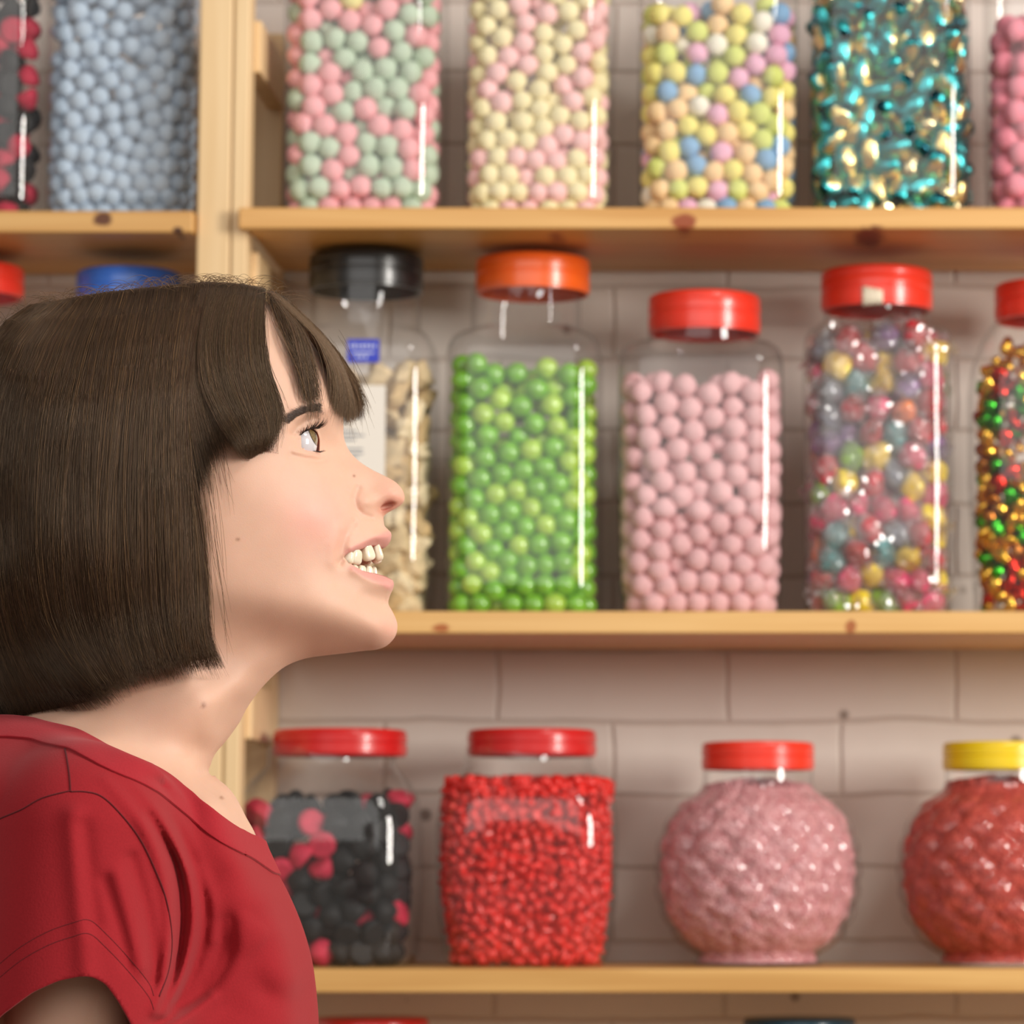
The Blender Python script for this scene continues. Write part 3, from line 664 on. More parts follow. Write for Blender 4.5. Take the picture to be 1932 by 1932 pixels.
class SoftDist:
    """inside distance of an outline with its medial creases rounded off"""
    def __init__(self, poly, st=.0006, s=4):
        lo, hi = poly.min(0)-.01, poly.max(0)+.01; self.x = np.arange(lo[0], hi[0], st); self.z = np.arange(lo[1], hi[1], st); self.st = st
        X, Z = np.meshgrid(self.x, self.z, indexing='ij'); d = poly_sd(X, Z, poly); b = blur2(d, s)
        t = np.clip((d-.0012)/.003, 0, 1); t = t*t*(3-2*t); self.d = d*(1-t)+b*t
    def __call__(self, x, z):
        fx = (x-self.x[0])/self.st; fz = (z-self.z[0])/self.st; i = np.clip(fx.astype(int), 0, len(self.x)-2); k = np.clip(fz.astype(int), 0, len(self.z)-2)
        a, b = np.clip(fx-i, 0, 1), np.clip(fz-k, 0, 1); D = self.d
        return (D[i, k]*(1-a)+D[i+1, k]*a)*(1-b)+(D[i, k+1]*(1-a)+D[i+1, k+1]*a)*b
class Field:
    """half width field: w^2 = s(d) * exp(rbf); d = distance inside the outline"""
    def __init__(self, outline, edge, inner, D=.004, n=6, smooth=1.2e-3):
        self.poly = catmull(G2(outline), True, n); self.D = D; self.sd = SoftDist(self.poly)
        pts, val = [], []
        for (u, v, R) in edge: x, z = G2([(u, v)])[0]; pts.append((x, z)); val.append(math.log(2*R/1000))
        IN = []
        for (u, v, w) in inner:
            x, _, z = G(u, v, w/1000); IN.append((x, z, w/1000))
        IN = np.array(IN); d = np.maximum(self.sd(IN[:, 0], IN[:, 1]), .0006); s = D*(1-np.exp(-d/D))
        pts += [tuple(p) for p in IN[:, :2]]; val += list(np.log(IN[:, 2]**2/s))
        self.c = np.array(pts); y = np.array(val); n = len(y)
        K = self.k(np.linalg.norm(self.c[:, None]-self.c[None], axis=2)) + np.eye(n)*smooth
        A = np.zeros((n+3, n+3)); A[:n, :n] = K; A[:n, n] = 1; A[:n, n+1:] = self.c; A[n:, :n] = A[:n, n:].T
        self.w = np.linalg.solve(A, np.r_[y, 0, 0, 0])
    def k(self, r): r = r/.1; return r*r*np.log(r+1e-9) if np.ndim(r) else r
    def rbf(self, x, z):
        n = len(self.c); out = self.w[n]+self.w[n+1]*x+self.w[n+2]*z
        for i in range(0, n): out = out + self.w[i]*self.k(np.hypot(x-self.c[i, 0], z-self.c[i, 1]))
        return out
    def soften(self, area, sig=.004, st=.001, fade=.010):
        """replace the field by its blur inside an area where the form is plain (cheek, jaw, neck)"""
        L_ = SoftDist.__new__(SoftDist); lo, hi = self.poly.min(0)-.02, self.poly.max(0)+.02; L_.x = np.arange(lo[0], hi[0], st); L_.z = np.arange(lo[1], hi[1], st); L_.st = st
        X, Z = np.meshgrid(L_.x, L_.z, indexing='ij'); L_.d = blur2(self.rbf(X, Z), int(sig/st))
        Mk = SoftDist.__new__(SoftDist); Mk.x, Mk.z, Mk.st = L_.x, L_.z, st; t = np.clip(poly_sd(X, Z, catmull(G2(area, .04), True, 4))/fade+.5, 0, 1); Mk.d = blur2(t*t*(3-2*t), 3)
        self.soft = (L_, Mk)
    def g(self, X, Z):
        sh = X.shape; x, z = X.ravel(), Z.ravel(); out = self.rbf(x, z)
        if getattr(self, 'soft', None): mk_ = self.soft[1](x, z); out = out*(1-mk_)+self.soft[0](x, z)*mk_
        d = self.sd(x, z); s = np.where(d > 0, self.D*(1-np.exp(-np.maximum(d, 0)/self.D)), d)
        return (s*np.exp(np.clip(out, -9, 2.5))).reshape(sh), d.reshape(sh)
def spaced(segs):
    out = []
    for a, b, st in segs: n = max(1, int(round((b-a)/st))); out += list(np.linspace(a, b, n, endpoint=False))
    return np.array(out+[segs[-1][1]])
def surface_nets(xs, ys, zs, Fv):
    ins = Fv < 0
    nx, ny, nz = Fv.shape
    cnt = np.zeros((nx-1, ny-1, nz-1), np.int8)
    for a in (0, 1):
        for b in (0, 1):
            for c in (0, 1): cnt += ins[a:nx-1+a, b:ny-1+b, c:nz-1+c]
    I, J_, K_ = np.nonzero((cnt > 0) & (cnt < 8)); del cnt
    idx = np.full((nx-1, ny-1, nz-1), -1, np.int32); idx[I, J_, K_] = np.arange(len(I))
    acc = np.zeros((len(I), 3)); num = np.zeros(len(I))
    cor = [(a, b, c) for a in (0, 1) for b in (0, 1) for c in (0, 1)]
    val = {q: Fv[I+q[0], J_+q[1], K_+q[2]] for q in cor}
    ax = (xs, ys, zs); base = (I, J_, K_)
    for p in cor:
        for d in range(3):
            if p[d] == 1: continue
            q = list(p); q[d] = 1; q = tuple(q); f0, f1 = val[p], val[q]; m = (f0 < 0) != (f1 < 0)
            t = np.where(m, f0/(f0-f1+1e-20), 0)
            for k in range(3):
                A = ax[k]; lo = A[base[k]+p[k]]; hi = A[base[k]+q[k]]
                acc[:, k] += np.where(m, lo+(hi-lo)*t, 0)
            num += m
    V = acc/num[:, None]; quads = []
    for d in range(3):
        sl0 = [slice(None)]*3; sl1 = [slice(None)]*3; sl0[d] = slice(0, -1); sl1[d] = slice(1, None)
        ch = ins[tuple(sl0)] != ins[tuple(sl1)]; s0 = ins[tuple(sl0)]
        A, B, C = np.nonzero(ch); o = [A, B, C]; e1, e2 = [k for k in range(3) if k != d]
        ok = (o[e1] > 0) & (o[e2] > 0) & (o[e1] < Fv.shape[e1]-1) & (o[e2] < Fv.shape[e2]-1)
        o = [q[ok] for q in o]; sg = s0[o[0], o[1], o[2]]
        def at(m, n): r = [q.copy() for q in o]; r[e1] -= m; r[e2] -= n; return idx[r[0], r[1], r[2]]
        q4 = np.stack([at(1, 1), at(0, 1), at(0, 0), at(1, 0)], 1)
        if d == 1: q4 = q4[:, ::-1]
        q4 = np.where(sg[:, None], q4, q4[:, ::-1]); quads.append(q4)
    Q = np.concatenate(quads); Q = Q[(Q >= 0).all(1)]
    return V, Q
def relax(V, Q, it=2, lam=.5, keep=None):
    a = np.concatenate([Q[:, i] for i in range(4)]); b = np.concatenate([Q[:, (i+1) % 4] for i in range(4)])
    deg = np.bincount(a, minlength=len(V))+np.bincount(b, minlength=len(V))
    for k in range(it*2):
        l = lam if k % 2 == 0 else -lam*1.03
        S_ = np.stack([np.bincount(a, V[b, i], len(V))+np.bincount(b, V[a, i], len(V)) for i in range(3)], 1)
        L_ = S_/np.maximum(deg, 1)[:, None]-V
        V = V+l*(L_ if keep is None else L_*keep[:, None])
    return V
def smin(a, b, k): h = np.clip(.5+.5*(b-a)/k, 0, 1); return b*(1-h)+a*h-k*h*(1-h)
def smax(a, b, k): return -smin(-a, -b, k)
def compact(V, Q):
    u, inv_ = np.unique(Q.ravel(), return_inverse=True); return V[u], inv_.reshape(-1, 4)
# ---- skin: head, neck, chest, arms in one surface
face = [(300, 560), (400, 553), (480, 562), (545, 600), (590, 650), (622, 705), (640, 750), (647, 785), (648, 805), (649, 825), (655, 843), (665, 858), (680, 872), (702, 886), (724, 897), (744, 908), (757, 921), (763, 935), (762, 946), (755, 954), (744, 961), (731, 968),
        (724, 975), (724, 984), (726, 993), (733, 1000), (738, 1006), (738, 1015), (735, 1024), (728, 1032), (716, 1040), (708, 1058), (714, 1076), (726, 1084), (738, 1091), (743, 1101), (741, 1112), (735, 1126), (733, 1140), (740, 1153), (747, 1168), (750, 1182), (747, 1198), (738, 1211), (725, 1221), (708, 1226),
        (686, 1228), (655, 1232), (620, 1236), (583, 1241), (556, 1249), (536, 1259), (518, 1273), (500, 1291), (484, 1310), (466, 1336), (453, 1361), (440, 1380), (427, 1397), (406, 1422), (399, 1440), (402, 1458), (412, 1470), (431, 1486), (447, 1508), (464, 1541), (482, 1574), (494, 1615), (518, 1670), (548, 1750), (566, 1830), (574, 1932), (574, 2100),
        (420, 2130), (200, 2130), (0, 2130), (-200, 2130), (-260, 1950), (-270, 1700), (-230, 1520), (-140, 1410), (-40, 1360), (20, 1330), (30, 1270), (0, 1180), (-40, 1080), (-62, 960), (-60, 830), (-30, 720), (40, 640), (150, 585)]
edge = [(300, 560, 60), (480, 562, 55), (590, 650, 45), (640, 750, 34), (649, 805, 14), (655, 843, 7), (680, 872, 5), (702, 886, 4.5), (724, 897, 5), (744, 908, 6.5), (757, 921, 8), (763, 935, 8), (755, 954, 7), (731, 968, 5), (724, 980, 9), (726, 993, 14), (738, 1010, 15), (728, 1032, 15), (708, 1058, 14), (726, 1084, 15),
        (742, 1102, 17), (735, 1126, 20), (733, 1140, 20), (747, 1168, 19), (750, 1185, 19), (738, 1211, 18), (708, 1226, 17), (655, 1232, 16), (583, 1241, 18), (536, 1259, 22), (500, 1291, 26), (466, 1336, 28), (427, 1397, 24), (399, 1440, 20), (412, 1470, 22), (447, 1508, 40), (482, 1574, 70), (518, 1670, 90), (566, 1830, 90), (574, 2000, 90),
        (0, 2130, 90), (-260, 1950, 90), (-200, 1470, 60), (-40, 1360, 40), (25, 1310, 34), (-40, 1080, 50), (-60, 850, 60), (40, 640, 60)]
inner = [(250, 640, 48), (250, 750, 69), (120, 900, 70), (250, 900, 71), (0, 900, 52), (100, 1050, 66), (300, 1030, 64), (400, 640, 50), (500, 640, 46), (450, 700, 60), (550, 680, 42), (600, 720, 30), (560, 740, 45), (500, 780, 58), (450, 800, 64), (400, 900, 67), (380, 1000, 66),
         (620, 760, 30), (600, 775, 38), (560, 790, 47), (632, 800, 19), (610, 800, 30), (585, 795, 39), (540, 820, 51), (520, 860, 56), (540, 860, 52), (560, 868, 48), (585, 872, 42), (605, 862, 32), (615, 845, 22), (635, 850, 13), (640, 825, 12), (628, 825, 17), (622, 870, 27), (640, 880, 20), (660, 885, 13.5), (680, 895, 10.5), (660, 910, 18), (640, 910, 26), (610, 900, 38),
         (700, 905, 8.5), (715, 915, 9), (735, 925, 9.5), (745, 935, 9), (700, 925, 11.5), (685, 935, 15), (668, 935, 20), (650, 940, 27), (690, 958, 14.5), (715, 945, 12.5), (675, 968, 20), (705, 972, 13), (650, 965, 31),
         (575, 900, 46), (540, 900, 54), (500, 900, 60), (460, 900, 65), (620, 940, 37), (590, 960, 46), (550, 980, 53), (500, 990, 58), (440, 1000, 63), (640, 1000, 35), (610, 1010, 42), (670, 995, 27), (690, 1000, 22), (708, 1000, 17.5), (715, 1018, 16), (700, 1020, 20), (680, 1030, 25), (660, 1040, 29), (650, 1053, 31.5),
         (630, 1050, 36), (600, 1060, 42), (560, 1070, 48), (500, 1080, 54), (440, 1090, 59), (395, 1100, 61), (655, 1075, 30), (670, 1080, 27), (690, 1088, 22), (710, 1095, 18), (725, 1100, 14), (700, 1115, 21.5), (670, 1110, 27), (640, 1100, 33), (715, 1135, 16), (690, 1140, 23), (720, 1165, 17), (730, 1185, 14), (705, 1180, 21), (680, 1170, 27),
         (650, 1135, 34), (610, 1120, 41), (560, 1110, 47), (500, 1100, 53), (440, 1090, 58), (705, 1195, 20), (668, 1184, 27.5), (620, 1172, 36), (570, 1160, 42.5), (520, 1148, 47.5), (470, 1138, 52), (420, 1130, 56), (380, 1128, 58),
         (686, 1217, 11), (650, 1216, 14), (600, 1217, 17), (550, 1220, 21), (500, 1226, 25), (450, 1234, 31), (400, 1240, 38), (360, 1240, 44), (510, 1258, 19), (450, 1280, 31), (400, 1290, 40),
         (470, 1300, 26), (430, 1320, 37), (380, 1300, 46), (300, 1300, 51), (200, 1280, 52), (100, 1250, 45), (380, 1370, 43), (300, 1370, 52), (200, 1350, 54), (100, 1340, 46), (400, 1400, 27), (340, 1420, 46), (260, 1420, 60), (150, 1385, 66), (60, 1375, 60), (395, 1460, 30), (420, 1500, 42), (380, 1480, 50), (330, 1470, 62), (250, 1445, 78), (180, 1420, 84), (440, 1560, 60), (360, 1550, 84), (280, 1520, 102), (200, 1490, 116), (120, 1470, 122), (20, 1450, 112), (-60, 1440, 90),
         (480, 1640, 66), (400, 1650, 96), (300, 1650, 112), (150, 1650, 118), (0, 1650, 116), (520, 1750, 72), (430, 1780, 100), (300, 1800, 110), (150, 1800, 112), (0, 1800, 112), (-150, 1700, 90), (550, 1930, 70), (430, 1950, 98), (300, 2000, 108), (100, 2000, 108), (-100, 2000, 96)]
SK = Field(face, edge, inner, D=.011, smooth=2.5e-3)
SK.soften([(300, 700), (470, 860), (560, 915), (590, 990), (608, 1060), (625, 1115), (670, 1140), (712, 1180), (716, 1250), (560, 1290), (500, 1500), (640, 1700), (640, 2200), (-300, 2200), (-300, 1300), (-100, 800)])
EYEC = np.array(G(559, 838, .0305)); ER = .0118
def eye_prism(w): return catmull(G2([(547, 849), (553, 838), (561, 827), (571, 818), (583, 811), (596, 808), (606, 815), (606, 846), (598, 851), (585, 852), (565, 851)], w), True, 4)
mouth = catmull(G2([(648, 1054), (655, 1048), (671, 1041), (686, 1036), (704, 1030), (718, 1031), (745, 1034), (765, 1058), (745, 1087), (728, 1083), (712, 1080), (697, 1079), (684, 1077), (666, 1069), (654, 1060)], .018), True, 3)
def bump2(X, Z, pts, w, h, mm):    # ridge (h>0) or groove along a pixel polyline at lateral depth w
    d = seg_dist(X, Z, G2(pts, w)) if len(pts) > 1 else np.hypot(X-G(*pts[0], w)[0], Z-G(*pts[0], w)[2])
    return h*.001*np.exp(-(d/(mm*.001))**2)
def skin_disp(X, Z):
    d = bump2(X, Z, [(692, 948)], .014, 2.8, 4.8) + bump2(X, Z, [(602, 965)], .04, 1.6, 13)
    d += bump2(X, Z, [(676, 920), (668, 940), (672, 960), (684, 972), (700, 976)], .018, -1.2, 2.0)
    d += bump2(X, Z, [(668, 985), (652, 1010), (643, 1040), (640, 1065)], .03, -1.3, 2.4) + bump2(X, Z, [(640, 1000), (630, 1030), (628, 1060)], .035, .8, 4)
    d += bump2(X, Z, [(646, 1056), (640, 1062)], .03, -1.0, 1.6)
    d += bump2(X, Z, [(662, 1038), (685, 1026), (708, 1014), (732, 1008)], .02, 1.3, 2.6)
    d += bump2(X, Z, [(668, 1078), (690, 1090), (712, 1097), (735, 1103)], .02, 1.6, 3.2)
    d += bump2(X, Z, [(690, 1122), (728, 1133)], .018, -1.0, 4)
    d += bump2(X, Z, [(550, 862), (575, 866), (600, 868), (612, 862)], .04, -.7, 1.8) + bump2(X, Z, [(556, 855), (580, 858), (604, 858)], .04, .8, 1.8)
    d += bump2(X, Z, [(552, 822), (562, 806), (576, 795), (592, 786)], .04, -1.2, 1.7) + bump2(X, Z, [(560, 782), (590, 768), (625, 772)], .035, 1.6, 5)
    d += bump2(X, Z, [(330, 1250), (390, 1330), (410, 1420)], .04, 1.4, 9) + bump2(X, Z, [(408, 1448), (380, 1458)], .02, -2.0, 5)
    d += bump2(X, Z, [(300, 1470), (380, 1500), (440, 1530)], .06, 1.5, 6)
    return d
def cap_sd(X, Y, Z, a, b, ra, rb):
    a, b = np.array(a), np.array(b); e = b-a; L = e@e
    t = np.clip(((X-a[0])*e[0]+(Y-a[1])*e[1]+(Z-a[2])*e[2])/L, 0, 1)
    return np.sqrt((X-a[0]-t*e[0])**2+(Y-a[1]-t*e[1])**2+(Z-a[2]-t*e[2])**2)-(ra+(rb-ra)*t)
SHO = G(150, 1590, .120); ELB = G(118, 2130, .128)
def half_grid(ysp):
    ys = spaced(ysp); return ys
def build_full(xs, ysh, zs, fn):
    """fn(X, Y, Z) on the half y>=0 grid, mirrored"""
    F = np.empty((len(xs), len(ysh), len(zs)), np.float32)
    fn(F)
    full = np.concatenate([F[:, :0:-1], F], 1); ys = np.concatenate([-ysh[:0:-1], ysh])
    return surface_nets(xs, ys, zs, full)
xs = spaced([(G(-290, 950)[0], G(380, 950)[0], .003), (G(380, 950)[0], G(530, 950)[0], .0014), (G(530, 950)[0], G(775, 950)[0], .0006)])
zs = spaced([(G(450, 2150)[2], G(450, 1620)[2], .004), (G(450, 1620)[2], G(450, 1260)[2], .0018), (G(450, 1260)[2], G(450, 1120)[2], .0010), (G(450, 1120)[2], G(450, 760)[2], .0006), (G(450, 760)[2], G(450, 535)[2], .0026)])
ysk = spaced([(0, .056, .00095), (.056, .20, .0026)])
X2, Z2_ = np.meshgrid(xs, zs, indexing='ij')
def nfield(Fd, X2, Z2_, xs, zs, disp=None):
    g, d = Fd.g(X2, Z2_); gx, gz = np.gradient(g, xs, zs); gr2 = gx*gx+gz*gz
    dd = disp(X2, Z2_)*np.clip(g/.0001, 0, 1) if disp is not None else 0*g
    return g, gr2, dd, d
gS, grS, dS, _ = nfield(SK, X2, Z2_, xs, zs, skin_disp)
mo = poly_sd(X2, Z2_, mouth); ep = poly_sd(X2, Z2_, eye_prism(.036)); gap = 0
nose_c = np.array(G(733, 955, .0065))
def skin_fn(F):
    A = math.radians(-17); ca, sa = math.cos(A), math.sin(A)
    for j, y in enumerate(ysk):
        f = (y*y-gS)/np.sqrt(4*y*y+grS+1e-7)-dS
        f = np.minimum(f, .03)
        arm = cap_sd(X2, y, Z2_, SHO, ELB, .040, .027)
        f = smin(f, arm, .012)
        if .012 < y < .05:
            r = np.sqrt((X2-EYEC[0])**2+(y-EYEC[1])**2+(Z2_-EYEC[2])**2)
            lid = r-(ER+.0013)
            f = smin(f, lid, .0022)
            cut = np.maximum(-ep, r-(ER+.0014)); f = smax(f, -cut, .0004)
            f = smax(f, -(r-ER+.0004), .0002)
        if y < .05: f = smax(f, -np.maximum(mo*-1, 0*mo-1), .0012)
        if y < .016:
            dx, dy, dz = X2-nose_c[0], y-nose_c[1], Z2_-nose_c[2]; lx = dx*ca+dz*-sa; lz = dx*sa+dz*ca
            q = np.sqrt((lx/.0052)**2+(dy/.0042)**2+(lz/.0019)**2)-1; f = smax(f, -q*.0019, .0008)
        F[:, j] = f
V, Q = build_full(xs, ysk, zs, skin_fn)
V = relax(V, Q, 3, .5)
V, Q = compact(V, Q)
body = mesh_obj('body', V, Q, [], girl)
# colour of the skin itself: lips, cheeks, nose tip
def skin_colors(V):
    base = np.array(lin((203, 162, 139))); x, z = V[:, 0], V[:, 2]; y = np.abs(V[:, 1])
    C = np.tile(base, (len(V), 1))
    def mixc(col, m): nonlocal C; C = C*(1-m[:, None])+np.array(lin(col))*m[:, None]
    def blob(u, v, w, mm): a = G(u, v, w); return np.exp(-(((x-a[0])**2+(z-a[2])**2)/(mm*.001)**2))
    mixc((228, 160, 148), .55*blob(600, 975, .04, 20)); mixc((224, 150, 132), .45*blob(745, 940, .005, 8)); mixc((214, 140, 120), .5*blob(725, 962, .006, 4)); mixc((226, 160, 145), .35*blob(740, 1185, .01, 9))
    up = seg_dist(x, z, G2([(655, 1046), (678, 1036), (700, 1026), (722, 1018), (736, 1010)], .02)); lo = seg_dist(x, z, G2([(664, 1073), (690, 1084), (715, 1090), (736, 1098)], .02))
    wu = .0020+.0016*np.clip((x-G(655, 1046)[0])/.02, 0, 1); wl = .0016+.0022*np.clip((x-G(664, 1073)[0])/.018, 0, 1)
    m = np.maximum(1/(1+np.exp((up-wu)/.00045)), 1/(1+np.exp((lo-wl)/.00045)))
    mixc((200, 134, 128), .75*m)
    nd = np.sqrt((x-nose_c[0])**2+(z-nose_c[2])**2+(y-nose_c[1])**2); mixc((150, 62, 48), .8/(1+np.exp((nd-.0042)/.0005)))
    r = np.sqrt((x-EYEC[0])**2+(y-EYEC[1])**2+(z-EYEC[2])**2); mixc((222, 150, 138), .6*np.exp(-((r-ER)/.0016)**2)*(r < ER+.003))
    inm = poly_sd(x, z, mouth); mixc((170, 70, 66), np.where((inm > -.0006) & (y < .022), .7, 0))
    for mu_, mv_, mw_, mr_ in ((384, 1331, .046, 1.3), (668, 898, .0135, .8), (418, 1505, .045, 1.0), (449, 1018, .06, .9)): mixc((120, 72, 50), .75*blob(mu_, mv_, mw_, mr_))
    return C
C = skin_colors(V)
ca = body.data.color_attributes.new('tone', 'FLOAT_COLOR', 'POINT'); ca.data.foreach_set('color', np.c_[C, np.ones(len(C))].astype(np.float32).ravel())
m, nt, b = new_mat('skin'); N, L = nt.nodes, nt.links
at = N.new('ShaderNodeAttribute'); at.attribute_name = 'tone'
tc = N.new('ShaderNodeTexCoord'); nz = N.new('ShaderNodeTexNoise'); nz.inputs['Scale'].default_value = 60; nz.inputs['Detail'].default_value = 4; L.new(tc.outputs['Object'], nz.inputs['Vector'])
mr = N.new('ShaderNodeMapRange'); mr.inputs[3].default_value = .93; mr.inputs[4].default_value = 1.05; L.new(nz.outputs['Fac'], mr.inputs[0])
hs = N.new('ShaderNodeHueSaturation'); L.new(at.outputs['Color'], hs.inputs['Color']); L.new(mr.outputs[0], hs.inputs['Value']); L.new(hs.outputs['Color'], b.inputs['Base Color'])
b.inputs['Subsurface Weight'].default_value = .35; b.inputs['Subsurface Radius'].default_value = (.9, .32, .16); b.inputs['Subsurface Scale'].default_value = .006
b.inputs['Roughness'].default_value = .52; b.inputs['Specular IOR Level'].default_value = .35
nb = N.new('ShaderNodeTexNoise'); nb.inputs['Scale'].default_value = 1500; L.new(tc.outputs['Object'], nb.inputs['Vector']); bp = N.new('ShaderNodeBump'); bp.inputs['Strength'].default_value = .12; bp.inputs['Distance'].default_value = .0006
L.new(nb.outputs['Fac'], bp.inputs['Height']); L.new(bp.outputs['Normal'], b.inputs['Normal']); SKIN = m; body.data.materials.append(m)
# moles
for (u, v, w, r_) in ((384, 1331, .046, .0009), (668, 898, .0135, .0005), (418, 1505, .045, .0006)):
    pass
# ---- eyes
def eye(s):
    gaze = Vector((.88, .24, .41)).normalized(); 
    lat = Vector((0, 1, 0)); a = gaze.cross(lat).normalized(); b_ = a.cross(gaze)
    V, F = [], []; n = 48; rings = []; R = ER
    fm = []; zones = []
    for i in range(61):
        t = PI*i/60; rr = R
        cr = math.radians(30); 
        if t < cr: rr = R*(1+.085*(math.cos(t/cr*PI)+1)/2)
        rings.append([tuple(Vector(EYEC)*1.0 + (gaze*math.cos(t)+a*math.sin(t)*math.cos(q)+b_*math.sin(t)*math.sin(q))*rr) for q in (2*PI*k/n for k in range(n))])
        zones.append(t)
    v, f = loft(rings, True, True)
    v = [(p[0], p[1]*s, p[2]) for p in v]
    if s < 0: f = [q[::-1] for q in f]
    fm = []
    for k in range(60):
        t = (zones[k]+zones[k+1])/2; z = 2 if t < math.radians(10) else (1 if t < math.radians(28) else (3 if t < math.radians(31) else 0)); fm += [z]*n
    fm += [2, 0]
    mats = [simple('eye_white', (196, 190, 192), .12, spec=.6, coat=1.0), simple('iris_hazel', (112, 92, 58), .15, coat=1.0, var=.35, vscale=900), simple('pupil', (8, 7, 7), .1, coat=1.0), simple('iris_rim', (58, 48, 36), .15, coat=1.0)]
    return mesh_obj('eye', v, f, mats, girl, True, fm)
eye(1); eye(-1)
def tubes(name, paths, r0, mat, parent, sides=3, radii=None, colors=None):
    """paths: (n, m, 3) array of hair centre lines -> one mesh of thin tapering tubes"""
    Pn = np.asarray(paths, np.float64); n, m_, _ = Pn.shape
    T = np.gradient(Pn, axis=1); T /= np.linalg.norm(T, axis=2, keepdims=True)+1e-12
    ref = np.array([.13, .93, .21]); A = np.cross(T, ref); A /= np.linalg.norm(A, axis=2, keepdims=True)+1e-12; B = np.cross(T, A)
    tp = np.ones(m_) if radii is None else radii; ang = 2*PI*np.arange(sides)/sides
    Vv = Pn[:, :, None]+(A[:, :, None]*np.cos(ang)[None, None, :, None]+B[:, :, None]*np.sin(ang)[None, None, :, None])*(r0*tp[None, :, None, None])
    Vv = Vv.reshape(-1, 3); base = (np.arange(n)[:, None, None]*m_+np.arange(m_-1)[None, :, None])*sides; k = np.arange(sides)[None, None]; k2 = (k+1) % sides
    Fq = np.stack([base+k, base+k2, base+sides+k2, base+sides+k], 3).reshape(-1, 4)
    o = mesh_obj(name, Vv, Fq, mat, parent)
    if colors is not None:
        c_ = np.repeat(colors, m_*sides, 0); at_ = o.data.color_attributes.new('tone', 'FLOAT_COLOR', 'POINT'); at_.data.foreach_set('color', np.c_[c_, np.ones(len(c_))].astype(np.float32).ravel())
    return o
def bez(p0, p1, p2, m_=7): t = np.linspace(0, 1, m_)[:, None]; return (1-t)**2*np.array(p0)+2*t*(1-t)*np.array(p1)+t*t*np.array(p2)
LASH = simple('lash_dark', (38, 26, 20), .5); BROW = simple('brow_brown', (66, 48, 37), .55)
gR = np.random.default_rng(4)
lash = []; lid_line = np.array([(560, 826), (567, 819), (575, 814), (583, 810), (590, 808), (596, 808)])
for i in range(64):
    t = i/63; q = np.array([np.interp(t, np.linspace(0, 1, 6), lid_line[:, k]) for k in (0, 1)]); w0 = np.interp(t, [0, .5, 1], [.0425, .0395, .033])+gR.normal(0, .0008)
    Ln = (15+15*t)*gR.uniform(.75, 1.1); an = math.radians(62-34*t+gR.normal(0, 8)); tip = (q[0]+Ln*math.cos(an), q[1]-Ln*math.sin(an)); mid = (q[0]+Ln*.55*math.cos(an-.5), q[1]-Ln*.55*math.sin(an-.5))
    lash.append(bez(G(*q, w0), G(*mid, w0+.001), G(*tip, w0+.003)))
for i in range(12):
    t = i/11; q = (590+13*t, 851+1.5*t); w0 = .036-.004*t; lash.append(bez(G(*q, w0), G(q[0]+5, q[1]+1, w0+.001), G(q[0]+10+gR.uniform(-2, 3), q[1]+gR.uniform(-4, 3), w0+.002)))
lash = np.array(lash)
for s in (1, -1): tubes('eyelashes', lash*np.array([1, s, 1]), .00022, LASH, girl, radii=np.linspace(1, .25, 7))
def skin_w(x, z):
    g_, _ = SK.g(np.array([x]), np.array([z])); return math.sqrt(max(1e-8, float(g_[0])))
br_ = []; bl = np.array([(546, 796), (560, 783), (580, 773), (602, 769), (622, 771), (640, 779)])
for i in range(620):
    t = gR.uniform(0, 1); q = np.array([np.interp(t, np.linspace(0, 1, 6), bl[:, k]) for k in (0, 1)]); th_ = 3+5*t; q[1] += gR.uniform(-th_, th_)
    Ln = gR.uniform(9, 17); an = math.radians(200+gR.normal(0, 14)-25*t)
    def on(p, lift):
        x, _, z = G(p[0], p[1], .03); w_ = skin_w(x, z)+float(skin_disp(np.array([x]), np.array([z]))[0])
        for _k in range(3): x, _, z = G(p[0], p[1], w_); w_ = skin_w(x, z)+float(skin_disp(np.array([x]), np.array([z]))[0])
        return np.array(G(p[0], p[1], w_+lift+.0007))
    a_ = on(q, -.0001); c_ = on((q[0]+Ln*math.cos(an), q[1]+Ln*math.sin(an)), .0004); br_.append(bez(a_, (a_+c_)/2+np.array([0, .0009, 0]), c_, 6))
br_ = np.array(br_)
for s in (1, -1): tubes('eyebrow', br_*np.array([1, s, 1]), .00012, BROW, girl, radii=np.linspace(1, .3, 6))
# ---- teeth, gums
TOOTH = simple('tooth', (222, 208, 184), .18, spec=.6, var=.05, vscale=200, coat=.4, sss=.3)
GUM = simple('gum', (186, 88, 86), .25, spec=.6, coat=.4, var=.1, vscale=200)
def tooth(u, v, w, hw, hh, hd, rot, yaw):
    vv = IV3.copy(); vv = np.sign(vv)*np.abs(vv)**.62; vv *= np.array([hw, hd, hh]); vv[:, 0] *= 1-.18*(vv[:, 2]/hh)
    cy_, sy_ = math.cos(yaw), math.sin(yaw); x, y = vv[:, 0]*cy_-vv[:, 1]*sy_, vv[:, 0]*sy_+vv[:, 1]*cy_; vv[:, 0], vv[:, 1] = x, y
    c_, s_ = math.cos(rot), math.sin(rot); x, z = vv[:, 0]*c_-vv[:, 2]*s_, vv[:, 0]*s_+vv[:, 2]*c_; vv[:, 0], vv[:, 2] = x, z
    return vv+np.array(G(u, v, w))
px_ = .0003
up_t = [(669, 1050, .0235, 14, 15, .0034, -.15, -.75), (657, 1052, .0265, 10, 12, .0035, -.1, -1.1), (693, 1042, .0175, 13, 17, .0030, .3, -.8), (710, 1041, .0085, 9, 19, .0044, .28, -.25)]
